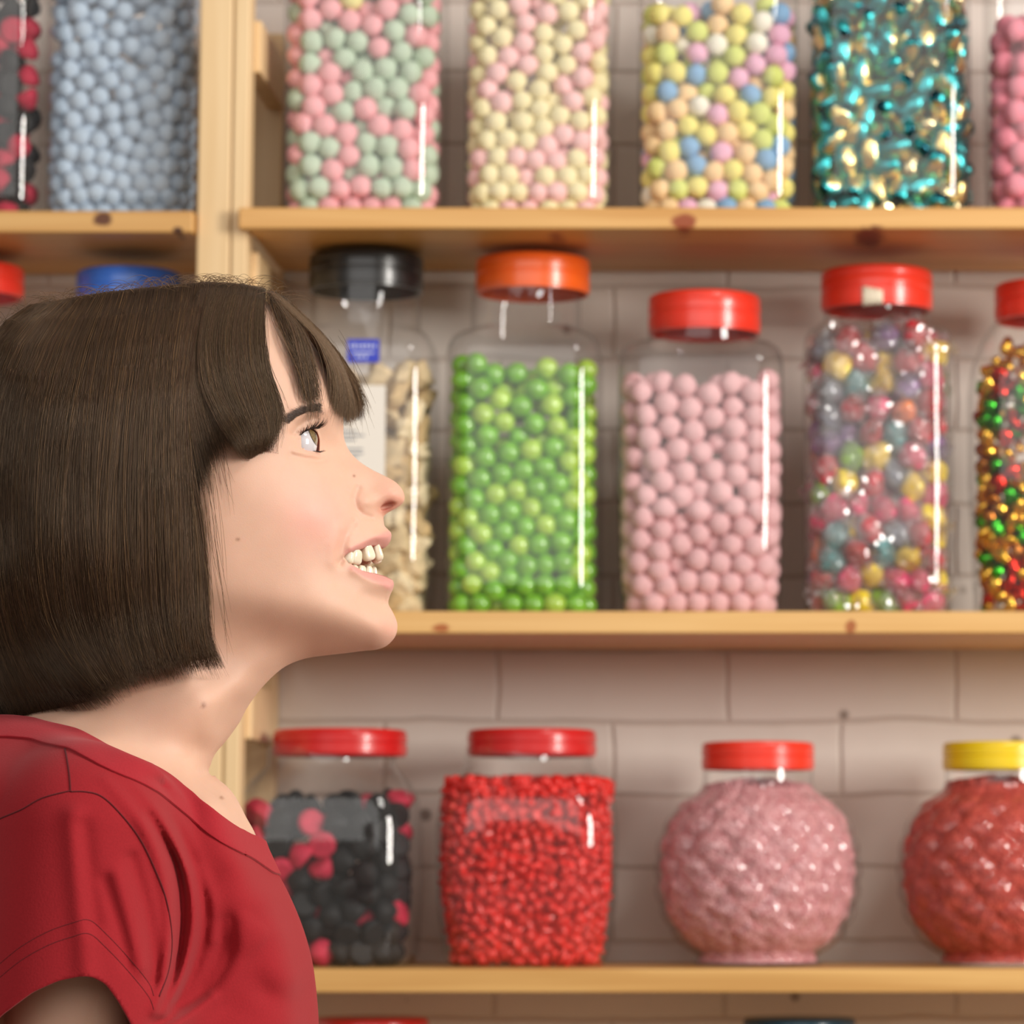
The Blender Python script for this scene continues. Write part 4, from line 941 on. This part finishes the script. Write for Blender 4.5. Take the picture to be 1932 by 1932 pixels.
lo_t = [(665, 1076, .0220, 9, 12, .0030, -.2, -.8), (680, 1078, .0185, 10, 12, .0028, -.1, -.7), (694, 1080, .0125, 9, 13, .0026, 0, -.5), (704, 1081, .0050, 7, 12, .0035, 0, -.2)]
for t_ in up_t+lo_t:
    for s in (1, -1):
        vv = tooth(t_[0], t_[1], t_[2], t_[3]*px_, t_[4]*px_, t_[5], t_[6], t_[7])*np.array([1, s, 1]); mesh_obj('tooth', vv, IF3 if s > 0 else IF3[:, ::-1], TOOTH, girl)
for (u0, v0, r1, r2, r3) in ((655, 1030, .0110, .0195, .0042), (655, 1092, .0100, .0180, .0040)):
    mesh_obj('gum', IV3*np.array([r1, r2, r3])+np.array(G(u0, v0, 0)), IF3, GUM, girl)
mesh_obj('tongue', IV3*np.array([.0085, .016, .0036])+np.array(G(655, 1072, 0)), IF3, simple('tongue', (190, 92, 92), .3, spec=.6), girl)
# ---------------------------------------------------------------- T-shirt
sh_out = [(482, 1560), (505, 1606), (522, 1642), (543, 1682), (561, 1722), (577, 1766), (589, 1812), (596, 1860), (601, 1920), (603, 2000), (604, 2120), (400, 2135), (100, 2135), (-200, 2135), (-285, 2100), (-290, 1900), (-290, 1700), (-250, 1500), (-160, 1395), (-60, 1350), (20, 1338), (120, 1360), (240, 1412), (340, 1472), (420, 1528)]
sh_edge = [(505, 1606, 60), (561, 1722, 85), (596, 1860, 90), (604, 2000, 90), (100, 2135, 90), (-290, 1800, 90), (-160, 1395, 60)]
sh_in = [(113, 1376, 70), (60, 1364, 62), (0, 1362, 56), (-60, 1372, 50), (172, 1398, 76), (238, 1431, 82), (318, 1470, 76), (397, 1534, 66), (440, 1566, 54), (470, 1584, 36), (490, 1600, 22), (300, 1490, 92), (380, 1545, 82), (200, 1440, 100), (140, 1420, 104), (60, 1420, 100), (-40, 1420, 88), (250, 1500, 112), (180, 1490, 122), (100, 1480, 124), (0, 1480, 116),
         (440, 1620, 84), (490, 1640, 56), (520, 1690, 62), (400, 1650, 102), (330, 1640, 114), (540, 1760, 68), (480, 1760, 92), (420, 1780, 106), (340, 1760, 116), (250, 1650, 122), (150, 1600, 128), (0, 1600, 126), (-150, 1600, 110), (560, 1850, 72), (500, 1880, 96), (430, 1900, 110), (350, 1900, 117), (200, 1850, 120), (0, 1850, 120), (-150, 1800, 104),
         (570, 2000, 72), (500, 2040, 98), (400, 2050, 112), (200, 2050, 116), (0, 2050, 114), (-180, 2000, 90)]
SH = Field(sh_out, sh_edge, sh_in, D=.014, smooth=3e-3)
def sh_disp(X, Z):
    d = 0*X
    def f(pts, w, h, mm):
        nonlocal d; d = d+bump2(X, Z, catmull(pts, False, 4), w, h, mm)
    # drape folds running from the shoulder seam round the front of the arm into the armpit
    f([(205, 1470), (262, 1540), (304, 1630), (322, 1730), (316, 1830), (300, 1900)], .125, 3.4, 3.6)
    f([(285, 1540), (312, 1590), (336, 1650), (342, 1740), (328, 1830), (306, 1900)], .12, -3.0, 2.6)
    f([(255, 1470), (318, 1560), (356, 1650), (366, 1740), (346, 1840), (312, 1905)], .115, 3.2, 2.8)
    f([(300, 1500), (350, 1590), (382, 1680), (388, 1750), (366, 1830), (330, 1890)], .11, -2.8, 3.2)
    f([(370, 1640), (400, 1700), (402, 1770)], .11, 1.6, 4)
    f([(430, 1740), (424, 1800), (380, 1870), (300, 1926)], .11, -3.0, 5); f([(450, 1740), (446, 1820), (400, 1890), (320, 1945)], .11, 2.6, 6)
    f([(400, 1880), (350, 1915), (296, 1945)], .11, 2.0, 3)
    f([(160, 1560), (172, 1660), (182, 1740)], .15, -2.6, 4.5); f([(142, 1540), (150, 1640), (160, 1740), (168, 1840)], .155, 3.0, 6)
    f([(250, 1620), (276, 1710), (290, 1800), (290, 1850)], .14, -2.8, 3.6); f([(225, 1650), (250, 1740), (268, 1820)], .14, 2.4, 4)
    f([(200, 1660), (228, 1750), (246, 1820)], .145, -1.8, 3.4)
    f([(160, 1410), (215, 1470), (262, 1530)], .11, -1.6, 4)
    f([(520, 1720), (545, 1830), (550, 1960)], .07, 1.0, 9)
    return d
SHO2 = G(152, 1590, .126); ELB2 = G(124, 2050, .140)
def hem_line(): return np.array([(-80, 2010), (-30, 1950), (0, 1916), (60, 1872), (110, 1850), (150, 1842), (176, 1843), (200, 1856), (225, 1890), (248, 1930), (262, 1965), (290, 2040)], float)
xs2 = spaced([(G(-310, 950)[0], G(0, 950)[0], .004), (G(0, 950)[0], G(640, 950)[0], .0014)])
zs2 = spaced([(G(450, 2160)[2], G(450, 1970)[2], .004), (G(450, 1970)[2], G(450, 1330)[2], .0015)])
ysh = spaced([(0, .04, .002), (.04, .215, .0022)])
X3, Z3_ = np.meshgrid(xs2, zs2, indexing='ij')
gH, grH, dH, dpoly = nfield(SH, X3, Z3_, xs2, zs2)
dH = sh_disp(X3, Z3_)
_nk = poly_sd(X3, Z3_, G2([(-400, 1400), (-170, 1396), (-40, 1358), (60, 1361), (113, 1375), (199, 1413), (282, 1448), (358, 1500), (431, 1559), (486, 1586), (560, 1640), (700, 1300), (-400, 1000)], .08))
dH = dH*np.clip((-_nk-.010)/.016, 0, 1)
gB, grB, dB, _ = nfield(SK, X3, Z3_, xs2, zs2, skin_disp)
def shirt_fn(F):
    for j, y in enumerate(ysh):
        f = np.minimum((y*y-gH)/np.sqrt(4*y*y+grH+1e-7), .03)
        arm = cap_sd(X3, y, Z3_, SHO2, ELB2, .047, .054)
        sk = np.minimum((y*y-gB)/np.sqrt(4*y*y+grB+1e-7)-dB, .03)-.0030
        sk = np.minimum(sk, cap_sd(X3, y, Z3_, SHO, ELB, .040, .027)-.003)
        f = smin(f, arm, .032); f = smin(f, sk, .004)
        F[:, j] = np.minimum(f-dH*np.clip((y-.03)/.05, 0, 1), sk)
V, Q = build_full(xs2, ysh, zs2, shirt_fn)
V = relax(V, Q, 3, .5)
from mathutils.bvhtree import BVHTree
bvfull = BVHTree.FromPolygons([tuple(p) for p in V], [tuple(map(int, q)) for q in Q])
cen = V[Q].mean(1)
neck_px = [(-170, 1396), (-100, 1372), (-40, 1358), (20, 1357), (60, 1361), (83, 1368), (113, 1375), (142, 1381), (172, 1397), (199, 1413), (238, 1430), (282, 1448), (318, 1468), (358, 1500), (397, 1533), (431, 1559), (464, 1577), (486, 1586)]
def px_of(x, z, y):         # invert G at the lateral distance |y|
    wx = np.array(GO)[None]+x[:, None]*np.array(EX)[None]+y[:, None]*np.array(EY)[None]+z[:, None]*np.array(EZ)[None]
    d = wx-np.array([0, 0, CAMH]); fwd = d[:, 1]*CP+d[:, 2]*SP; up = -d[:, 1]*SP+d[:, 2]*CP
    return PPX+F_PX*d[:, 0]/fwd, PPY-F_PX*up/fwd
cu, cv = px_of(cen[:, 0], cen[:, 2], np.abs(cen[:, 1]))
nk = np.array(neck_px, float); hm = hem_line()
above = cv < np.interp(cu, nk[:, 0], nk[:, 1], left=nk[0, 1], right=nk[-1, 1])
below = (cv > np.interp(cu, hm[:, 0], hm[:, 1])) & (np.abs(cen[:, 1]) > .108) & (cu < 300) & (cu > -90)
keep = ~(above | below)
# snap the cut edges to the cut lines
Vfull, Qfull = V, Q
V, Qk = compact(V, Q[keep])
def snap(V, Qk):
    e = np.concatenate([Qk[:, [i, (i+1) % 4]] for i in range(4)]); es = np.sort(e, 1); key = es[:, 0].astype(np.int64)*len(V)+es[:, 1]
    uq, cnt = np.unique(key, return_counts=True); bd = uq[cnt == 1]; bi = np.unique(np.r_[bd//len(V), bd % len(V)])
    return bi
bi = snap(V, Qk)
u_, v_ = px_of(V[bi, 0], V[bi, 2], np.abs(V[bi, 1]))
hv = np.interp(u_, hm[:, 0], hm[:, 1]); sel = (np.abs(hv-v_) < 12) & (np.abs(V[bi, 1]) > .09)
V[bi[sel], 2] += (v_[sel]-hv[sel])*.0003*.93
def boundary_smooth(V, Qk, it=6):
    e = np.concatenate([Qk[:, [i, (i+1) % 4]] for i in range(4)]); es = np.sort(e, 1); key = es[:, 0].astype(np.int64)*len(V)+es[:, 1]
    uq, cnt = np.unique(key, return_counts=True); bd = uq[cnt == 1]; a, b = bd//len(V), bd % len(V); n = len(V); deg = np.bincount(a, minlength=n)+np.bincount(b, minlength=n); m = deg > 0
    for _ in range(it):
        Sx = np.stack([np.bincount(a, V[b, i], n)+np.bincount(b, V[a, i], n) for i in range(3)], 1); V[m] = .5*V[m]+.5*Sx[m]/deg[m][:, None]
    return V
V = boundary_smooth(V, Qk)
def fabric(name, rgb, ribs=False):
    m, nt, b = new_mat(name); N, L = nt.nodes, nt.links; c = lin(rgb)
    tc = N.new('ShaderNodeTexCoord'); nz = N.new('ShaderNodeTexNoise'); nz.inputs['Scale'].default_value = 900; nz.inputs['Detail'].default_value = 2; L.new(tc.outputs['Object'], nz.inputs['Vector'])
    r = N.new('ShaderNodeValToRGB'); r.color_ramp.elements[0].color = (*[x*.86 for x in c], 1); r.color_ramp.elements[1].color = (*[min(1, x*1.14) for x in c], 1); L.new(nz.outputs['Fac'], r.inputs['Fac']); L.new(r.outputs['Color'], b.inputs['Base Color'])
    b.inputs['Roughness'].default_value = .85; b.inputs['Specular IOR Level'].default_value = .2; b.inputs['Sheen Weight'].default_value = .15; b.inputs['Sheen Roughness'].default_value = .5; b.inputs['Sheen Tint'].default_value = (1, .5, .5, 1)
    bp = N.new('ShaderNodeBump'); bp.inputs['Strength'].default_value = .25; bp.inputs['Distance'].default_value = .0006; L.new(nz.outputs['Fac'], bp.inputs['Height']); L.new(bp.outputs['Normal'], b.inputs['Normal']); return m
RED = fabric('red_jersey', (140, 22, 30))
shirt = mesh_obj('t_shirt', V, Qk, RED, girl)
sd = shirt.modifiers.new('thickness', 'SOLIDIFY'); sd.thickness = .0011; sd.offset = -1
# collar: the ribbed band along the neckline, lying on the shirt
nkx = np.array(neck_px+[(504, 1598), (530, 1616)], float)
U_, V_ = px_of(Vfull[:, 0], Vfull[:, 2], np.abs(Vfull[:, 1]))
sdn = seg_dist(U_, V_, nkx); over = V_ < np.interp(U_, nkx[:, 0], nkx[:, 1]); sdn = np.where(over, -sdn, sdn)
fq = sdn[Qfull].mean(1); front_ok = U_[Qfull].mean(1) < 540
Vk, Qc = compact(Vfull.copy(), Qfull[(fq > -5) & (fq < 35) & front_ok]); Vk = boundary_smooth(Vk, Qc, 14)
nrm = np.zeros_like(Vk); fn_ = np.cross(Vk[Qc[:, 2]]-Vk[Qc[:, 0]], Vk[Qc[:, 3]]-Vk[Qc[:, 1]])
for k in range(4):
    for ax_ in range(3): nrm[:, ax_] += np.bincount(Qc[:, k], fn_[:, ax_], len(Vk))
nrm /= np.linalg.norm(nrm, axis=1)[:, None]+1e-12
col_ = mesh_obj('collar', Vk+nrm*.0010, Qc, fabric('red_rib', (148, 26, 36)), girl)
sd = col_.modifiers.new('thickness', 'SOLIDIFY'); sd.thickness = .0017; sd.offset = -.6
bvl = col_.modifiers.new('soft', 'BEVEL'); bvl.width = .0005; bvl.segments = 2; bvl.limit_method = 'ANGLE'; bvl.angle_limit = math.radians(50)
# seams and hem stitching
from mathutils.bvhtree import BVHTree
bv = BVHTree.FromPolygons([tuple(p) for p in V], [tuple(map(int, q)) for q in Qk])
def drop(u, v):
    a = np.array(G(u, v, .30)); b_ = np.array(G(u, v, 0.0)); h = bv.ray_cast(Vector(a), Vector(b_-a).normalized()); return np.array(h[0]) if h[0] is not None else None
def seam(pts, r_, n=5, dy=0):
    P_ = [drop(u, v+dy) for u, v in catmull(pts, False, n)]; P_ = [p for p in P_ if p is not None]
    return P_
seams = [([(118, 1392), (126, 1430), (131, 1465), (133, 1494)], .0005), ([(-20, 1558), (0, 1545), (40, 1528), (80, 1506), (133, 1492)], .0005), ([(134, 1494), (160, 1494), (190, 1502), (222, 1530), (262, 1580), (292, 1640), (314, 1700), (324, 1770), (318, 1830), (300, 1880)], .0005)]
for off, hh in ((0, 0), (-26, 0)): seams.append(([(0, 1844+off), (40, 1812+off), (90, 1784+off), (135, 1768+off), (168, 1762+off), (200, 1788+off), (245, 1836+off), (280, 1880+off), (290, 1905+off)], .00022))
DK = fabric('red_thread', (84, 12, 18)); Vs, Fs = [], []
for pts, r_ in seams:
    P_ = np.array(seam(pts, r_, 8)); 
    if len(P_) < 4: continue
    T_ = np.gradient(P_, axis=0); T_ /= np.linalg.norm(T_, axis=1)[:, None]; A_ = np.cross(T_, [0, 1, 0]); A_ /= np.linalg.norm(A_, axis=1)[:, None]; B_ = np.cross(T_, A_)
    rr = [[tuple(P_[k]+(A_[k]*math.cos(q)+B_[k]*math.sin(q))*r_) for q in (2*PI*s/6 for s in range(6))] for k in range(len(P_))]
    v, f = loft(rr); Vs, Fs = join([(Vs, Fs), (v, f)])

mesh_obj('seam', Vs, Fs, DK, shirt)
# ---------------------------------------------------------------- hair
h_out = [(-75, 900), (-72, 790), (-50, 690), (-15, 622), (30, 585), (80, 566), (140, 560), (200, 551), (260, 545), (320, 537), (370, 533), (420, 533), (470, 539), (520, 556), (560, 582), (600, 620), (632, 664), (655, 710), (670, 755), (677, 792), (650, 830), (560, 900), (480, 900), (440, 1000), (440, 1150), (450, 1280), (380, 1300), (280, 1320), (220, 1350), (120, 1368), (40, 1384), (-20, 1382), (-55, 1320), (-66, 1180), (-75, 1050)]
h_edge = [(-72, 790, 70), (-75, 1050, 70), (30, 585, 45), (200, 551, 35), (320, 537, 32), (420, 533, 34), (520, 556, 36), (600, 620, 38), (655, 710, 36), (672, 770, 34), (-55, 1320, 60)]
h_in = [(0, 700, 50), (0, 900, 68), (0, 1100, 66), (100, 620, 38), (100, 700, 66), (100, 900, 80), (100, 1100, 78), (100, 1280, 64), (200, 600, 42), (200, 700, 72), (200, 900, 84), (200, 1100, 83), (200, 1250, 76), (300, 580, 38), (300, 650, 62), (300, 750, 76), (300, 900, 82), (300, 1050, 80), (300, 1200, 76), (300, 1280, 70),
        (380, 580, 38), (380, 650, 58), (380, 750, 71), (380, 850, 74), (380, 950, 74), (380, 1100, 71), (400, 1200, 67), (420, 1255, 60), (430, 600, 44), (440, 700, 65), (450, 800, 71), (475, 865, 66), (490, 620, 48), (500, 700, 60), (510, 780, 62), (500, 850, 62), (550, 640, 44), (550, 720, 53), (560, 780, 51), (590, 680, 38), (600, 740, 42), (605, 790, 42), (630, 720, 26), (640, 780, 27), (662, 780, 14), (200, 1335, 60), (60, 1330, 50)]
HA = Field(h_out, h_edge, h_in, D=.010, smooth=2e-3)
xh = spaced([(G(-90, 950)[0], G(700, 950)[0], .002)]); zh = spaced([(G(450, 1375)[2], G(450, 520)[2], .002)]); yh = spaced([(0, .09, .002)])
XH, ZH = np.meshgrid(xh, zh, indexing='ij')
gA, grA, dA, _ = nfield(HA, XH, ZH, xh, zh)
mask_out = [(-64, 900), (-60, 790), (-38, 700), (-5, 634), (40, 598), (90, 579), (150, 570), (260, 556), (370, 545), (420, 545), (470, 552), (500, 568), (505, 600), (500, 640), (492, 700), (500, 740), (500, 780), (490, 805), (474, 815), (452, 795), (430, 780), (405, 770), (388, 800), (378, 860), (378, 950), (388, 1040), (396, 1120), (388, 1190), (400, 1235), (370, 1245), (300, 1262), (230, 1285), (190, 1315), (100, 1338), (30, 1364), (-20, 1360), (-46, 1290), (-58, 1100)]
mk = poly_sd(XH, ZH, catmull(G2(mask_out, .06), True, 3))
def hair_fn(F):
    for j, y in enumerate(yh):
        f = (y*y-gA)/np.sqrt(4*y*y+grA+1e-7)+.0022
        f = smax(f, -mk, .004)
        inner_ = (y*y-gA)/np.sqrt(4*y*y+grA+1e-7)+.016
        F[:, j] = np.maximum(f, -np.minimum(inner_, .02))
V, Q = build_full(xh, yh, zh, hair_fn); V = relax(V, Q, 2, .5); V, Q = compact(V, Q)
def hair_mat(name, dark=1.0):
    m, nt, b = new_mat(name); N, L = nt.nodes, nt.links
    at = N.new('ShaderNodeAttribute'); at.attribute_name = 'tone'; L.new(at.outputs['Color'], b.inputs['Base Color'])
    b.inputs['Roughness'].default_value = .38; b.inputs['Specular IOR Level'].default_value = .5; b.inputs['Specular Tint'].default_value = (1, .82, .62, 1); return m
HM = hair_mat('brown_hair')
cap_ = mesh_obj('hair', V, Q, simple('hair_under', (34, 25, 18), .9, spec=.05, var=.3, vscale=60), girl)
class WGrid:      # fast lookup of the hair surface half width
    def __init__(s, g, xs, zs): s.g, s.x, s.z = g, xs, zs
    def __call__(s, x, z):
        i = np.clip(np.searchsorted(s.x, x)-1, 0, len(s.x)-2); k = np.clip(np.searchsorted(s.z, z)-1, 0, len(s.z)-2)
        a = np.clip((x-s.x[i])/(s.x[i+1]-s.x[i]), 0, 1); b = np.clip((z-s.z[k])/(s.z[k+1]-s.z[k]), 0, 1)
        g = (s.g[i, k]*(1-a)+s.g[i+1, k]*a)*(1-b)+(s.g[i, k+1]*(1-a)+s.g[i+1, k+1]*a)*b
        return np.sqrt(np.maximum(g, 0))
WH = WGrid(gA, xh, zh)
# the mapping pixel -> local for arrays
def Garr(U, Vv, W):
    cx, cy = (U-PPX)/F_PX, (PPY-Vv)/F_PX; D = np.stack([cx, CP-SP*cy, SP+CP*cy], -1); ey = np.array(EY); go = np.array(GO)-np.array([0, 0, CAMH])
    t = (go@ey+W)/(D@ey); p = D*t[..., None]-go
    return p@np.array(EX), p[..., 2]
def strands(guides, n, m_, seed, inset=(0, .004), jit=3.0, sr=(0, 1), trim=(.9, 1.0), clump=.6, lift=0.0, spread=0.0, over=0):
    g = np.random.default_rng(seed); GG = np.array([catmull(q, False, 8)[np.linspace(0, (len(q)-1)*8, m_).astype(int)] if False else resample(q, m_) for q in guides])
    s = g.uniform(*sr, n); nc = max(3, n//60); cs = g.uniform(*sr, nc); near = cs[np.abs(s[:, None]-cs[None]).argmin(1)]
    tt = np.linspace(0, 1, m_); sc = s[:, None]*(1-clump*tt[None]**1.5)+near[:, None]*(clump*tt[None]**1.5)
    q = np.clip(sc, 0, 1)*(len(guides)-1); i0 = np.clip(q.astype(int), 0, len(guides)-2); f = q-i0
    M_ = np.arange(m_)[None].repeat(n, 0); PX = GG[i0, M_]*(1-f[..., None])+GG[i0+1, M_]*f[..., None]
    tr = g.uniform(*trim, n)
    # shorten each strand a little
    idx = tt[None]*tr[:, None]*(m_-1); a = np.clip(idx.astype(int), 0, m_-2); fr_ = idx-a; R0 = np.arange(n)[:, None]
    PX = PX[R0, a]*(1-fr_[..., None])+PX[R0, a+1]*fr_[..., None]
    ph = g.uniform(0, 6.28, (n, 1)); am = g.normal(0, jit, (n, 1)); fq = g.uniform(2, 6, (n, 1))
    PX[..., 0] += am*np.sin(ph+fq*tt[None])+g.normal(0, 1.2, (n, 1))*(1+3*spread*tt[None]**3); PX[..., 1] += am*.4*np.cos(ph+fq*tt[None])
    ins = g.uniform(*inset, (n, 1))*(.25+.75*np.sin(np.clip(tt*1.1, 0, 1)*PI*.5)[None])
    W = np.full(PX.shape[:2], .03)
    for _ in range(8):
        x, z = Garr(PX[..., 0], PX[..., 1], W); W = .4*W+.6*np.maximum(WH(x, z)-ins, 0)
    x, z = Garr(PX[..., 0], PX[..., 1], W)
    return np.stack([x, W+lift*np.sin(tt*PI)[None]*g.uniform(0, 1, (n, 1)), z], 2)
def resample(q, m_):
    c = catmull(q, False, 12); d = np.r_[0, np.cumsum(np.linalg.norm(np.diff(c, axis=0), axis=1))]; t = np.linspace(0, d[-1], m_)
    return np.stack([np.interp(t, d, c[:, k]) for k in (0, 1)], 1)
def tones(n, seed, base=(68, 49, 35), gold=.03):
    g = np.random.default_rng(seed); c = np.array(lin(base))[None]*np.exp(g.normal(0, .2, (n, 1)))*(1+g.normal(0, .05, (n, 3)))
    k = g.uniform(0, 1, n) < gold; c[k] = np.array(lin((96, 70, 45)))*np.exp(g.normal(0, .2, (k.sum(), 1))); return np.clip(c, 0, 1)
side = [[(60, 575), (-20, 640), (-55, 760), (-70, 900), (-60, 1060), (-40, 1220), (22, 1372)],
        [(110, 568), (40, 640), (0, 760), (-15, 900), (-10, 1050), (16, 1210), (92, 1358)],
        [(160, 558), (110, 640), (75, 760), (60, 900), (60, 1050), (90, 1200), (200, 1336)],
        [(210, 551), (175, 650), (150, 800), (140, 950), (150, 1100), (175, 1220), (232, 1306)],
        [(260, 545), (235, 650), (215, 800), (205, 950), (208, 1100), (226, 1220), (262, 1296)],
        [(310, 540), (290, 650), (275, 800), (270, 950), (272, 1100), (286, 1210), (318, 1284)],
        [(350, 536), (332, 650), (325, 780), (330, 920), (338, 1060), (346, 1180), (372, 1270)],
        [(385, 534), (365, 640), (352, 760), (362, 880), (383, 1000), (392, 1120), (394, 1200), (424, 1262)]]
bangs = [[(396, 534), (376, 640), (380, 720), (412, 790), (448, 838), (476, 872)],
         [(425, 534), (400, 620), (405, 710), (435, 785), (462, 838), (482, 868)],
         [(455, 537), (438, 620), (442, 710), (468, 785), (485, 835), (488, 866)],
         [(480, 541), (466, 610), (470, 690), (492, 765), (503, 815), (498, 856)],
         [(498, 545), (496, 610), (504, 690), (522, 750), (528, 795), (508, 842)]]
wisp = [[(500, 545), (512, 600), (530, 660), (548, 720), (548, 775), (520, 826)], [(520, 553), (545, 620), (570, 690), (582, 750), (580, 800)], [(535, 562), (570, 630), (594, 700), (602, 760), (598, 812)]]
lock = [[(508, 550), (546, 612), (562, 680), (570, 730), (572, 776)], [(516, 554), (560, 620), (578, 690), (585, 735), (586, 778)], [(520, 556), (572, 626), (592, 690), (598, 740), (594, 780)]]
front = [[(514, 552), (588, 620), (622, 680), (634, 730), (632, 776)],
         [(520, 556), (606, 640), (642, 704), (650, 752), (648, 788)],
         [(528, 560), (612, 644), (655, 714), (667, 758), (662, 790)],
         [(535, 566), (618, 650), (662, 722), (676, 768), (675, 795)]]
bridge = [[(380, 534), (358, 640), (350, 740), (362, 840), (384, 940)], [(392, 534), (368, 630), (364, 720), (382, 810), (402, 880)], [(404, 534), (384, 630), (386, 710), (414, 785), (440, 840)]]
tap = np.r_[np.linspace(.6, 1, 3), np.ones(8), np.linspace(1, .25, 5)]
H_ = []; Ct = []
def add(p, c, mirror=True):
    H_.append(p); Ct.append(c)
    if mirror: H_.append(p[::2]*np.array([1, -1, 1])); Ct.append(c[::2])
def rs(p): return p
k16 = 16
add(strands(side, 13000, k16, 1, (0, .0035), 2.0, trim=(.93, 1.0), spread=.6, clump=.35), tones(13000, 1))
add(strands(side, 1500, k16, 2, (-.0012, .0005), 5.0, trim=(.9, 1.01), clump=.8, spread=1.5), tones(1500, 2, gold=.14))
add(strands(bridge, 4000, k16, 6, (.0005, .006), 3.5, trim=(.75, 1.0), clump=.4, spread=1.5), tones(4000, 6))
add(strands(bangs, 4500, k16, 3, (-.001, .005), 3.5, trim=(.80, 1.0), clump=.6, spread=2), tones(4500, 3, (72, 54, 39), .04))
add(strands(lock, 420, k16, 41, (0, .004), 3.5, trim=(.75, 1.0), clump=.6, spread=1.5), tones(420, 41, (76, 57, 41), .06))
add(strands(wisp, 130, k16, 4, (0, .004), 5.5, trim=(.7, 1.0), clump=.7, spread=1.5), tones(130, 4, (66, 48, 34), .1))
add(strands(front, 3000, k16, 5, (-.001, .005), 3.5, trim=(.86, 1.0), clump=.65, spread=2), tones(3000, 5, (92, 71, 52), .06))
def longer(gs, k): return [q[:-1]+[(q[-1][0], q[-1][1])]+[(q[-1][0]+(q[-1][0]-q[-2][0])*k, q[-1][1]+(q[-1][1]-q[-2][1])*k)] for q in gs]
add(strands(longer(bangs, .5), 420, k16, 21, (-.001, .003), 4.0, trim=(.86, 1.0), clump=.85, spread=2.5), tones(420, 21, (72, 54, 39), .05))
add(strands(longer(front, .45), 260, k16, 22, (-.001, .003), 4.0, trim=(.86, 1.0), clump=.85, spread=2.5), tones(260, 22, (92, 71, 52), .05))
add(strands(longer(side, .25), 900, k16, 23, (-.001, .003), 4.0, trim=(.9, 1.0), clump=.8, spread=2.5), tones(900, 23))
# stray hairs above the crown and off the fringe
gF = np.random.default_rng(12)
fly = []
for i in range(300):
    t = gF.uniform(0, 1); u = -20+560*t**.9; v = np.interp(u, [-20, 50, 140, 260, 370, 470, 520, 560], [622, 575, 560, 545, 533, 539, 556, 582]); s = gF.choice((-1, 1)); L_ = gF.uniform(15, 75); h = gF.uniform(2, 26)
    w0 = gF.normal(0, .012); p0 = G(u, v+6, w0); p1 = G(u+s*L_*.4, v-h*1.6, w0+gF.normal(0, .004)); p2 = G(u+s*L_, v+gF.uniform(-12, 14)*1.0, w0+gF.normal(0, .01)); fly.append(bez(p0, p1, p2, k16))
for i in range(26):
    u, v = 640+gF.uniform(-20, 30), 690+gF.uniform(-30, 60); w0 = gF.uniform(.0, .02); fly.append(bez(G(u-20, v-40, w0), G(u+14, v+10, w0), G(u+gF.uniform(5, 45), v+gF.uniform(60, 110), w0), k16))
for i in range(60):
    u, v = gF.uniform(370, 420), gF.uniform(760, 1150); w0 = .07; fly.append(bez(G(u-14, v-120, w0), G(u+gF.uniform(-6, 14), v, w0), G(u+gF.uniform(0, 34), v+gF.uniform(60, 140), w0-.004), k16))
H_.append(np.array(fly)); Ct.append(tones(len(fly), 9, (96, 70, 48), .3))
allp = np.concatenate(H_); allc = np.concatenate(Ct)
hs_ = tubes("hair_strands", allp, .00011, HM, cap_, radii=tap, colors=allc)

LATERAL[0] = False
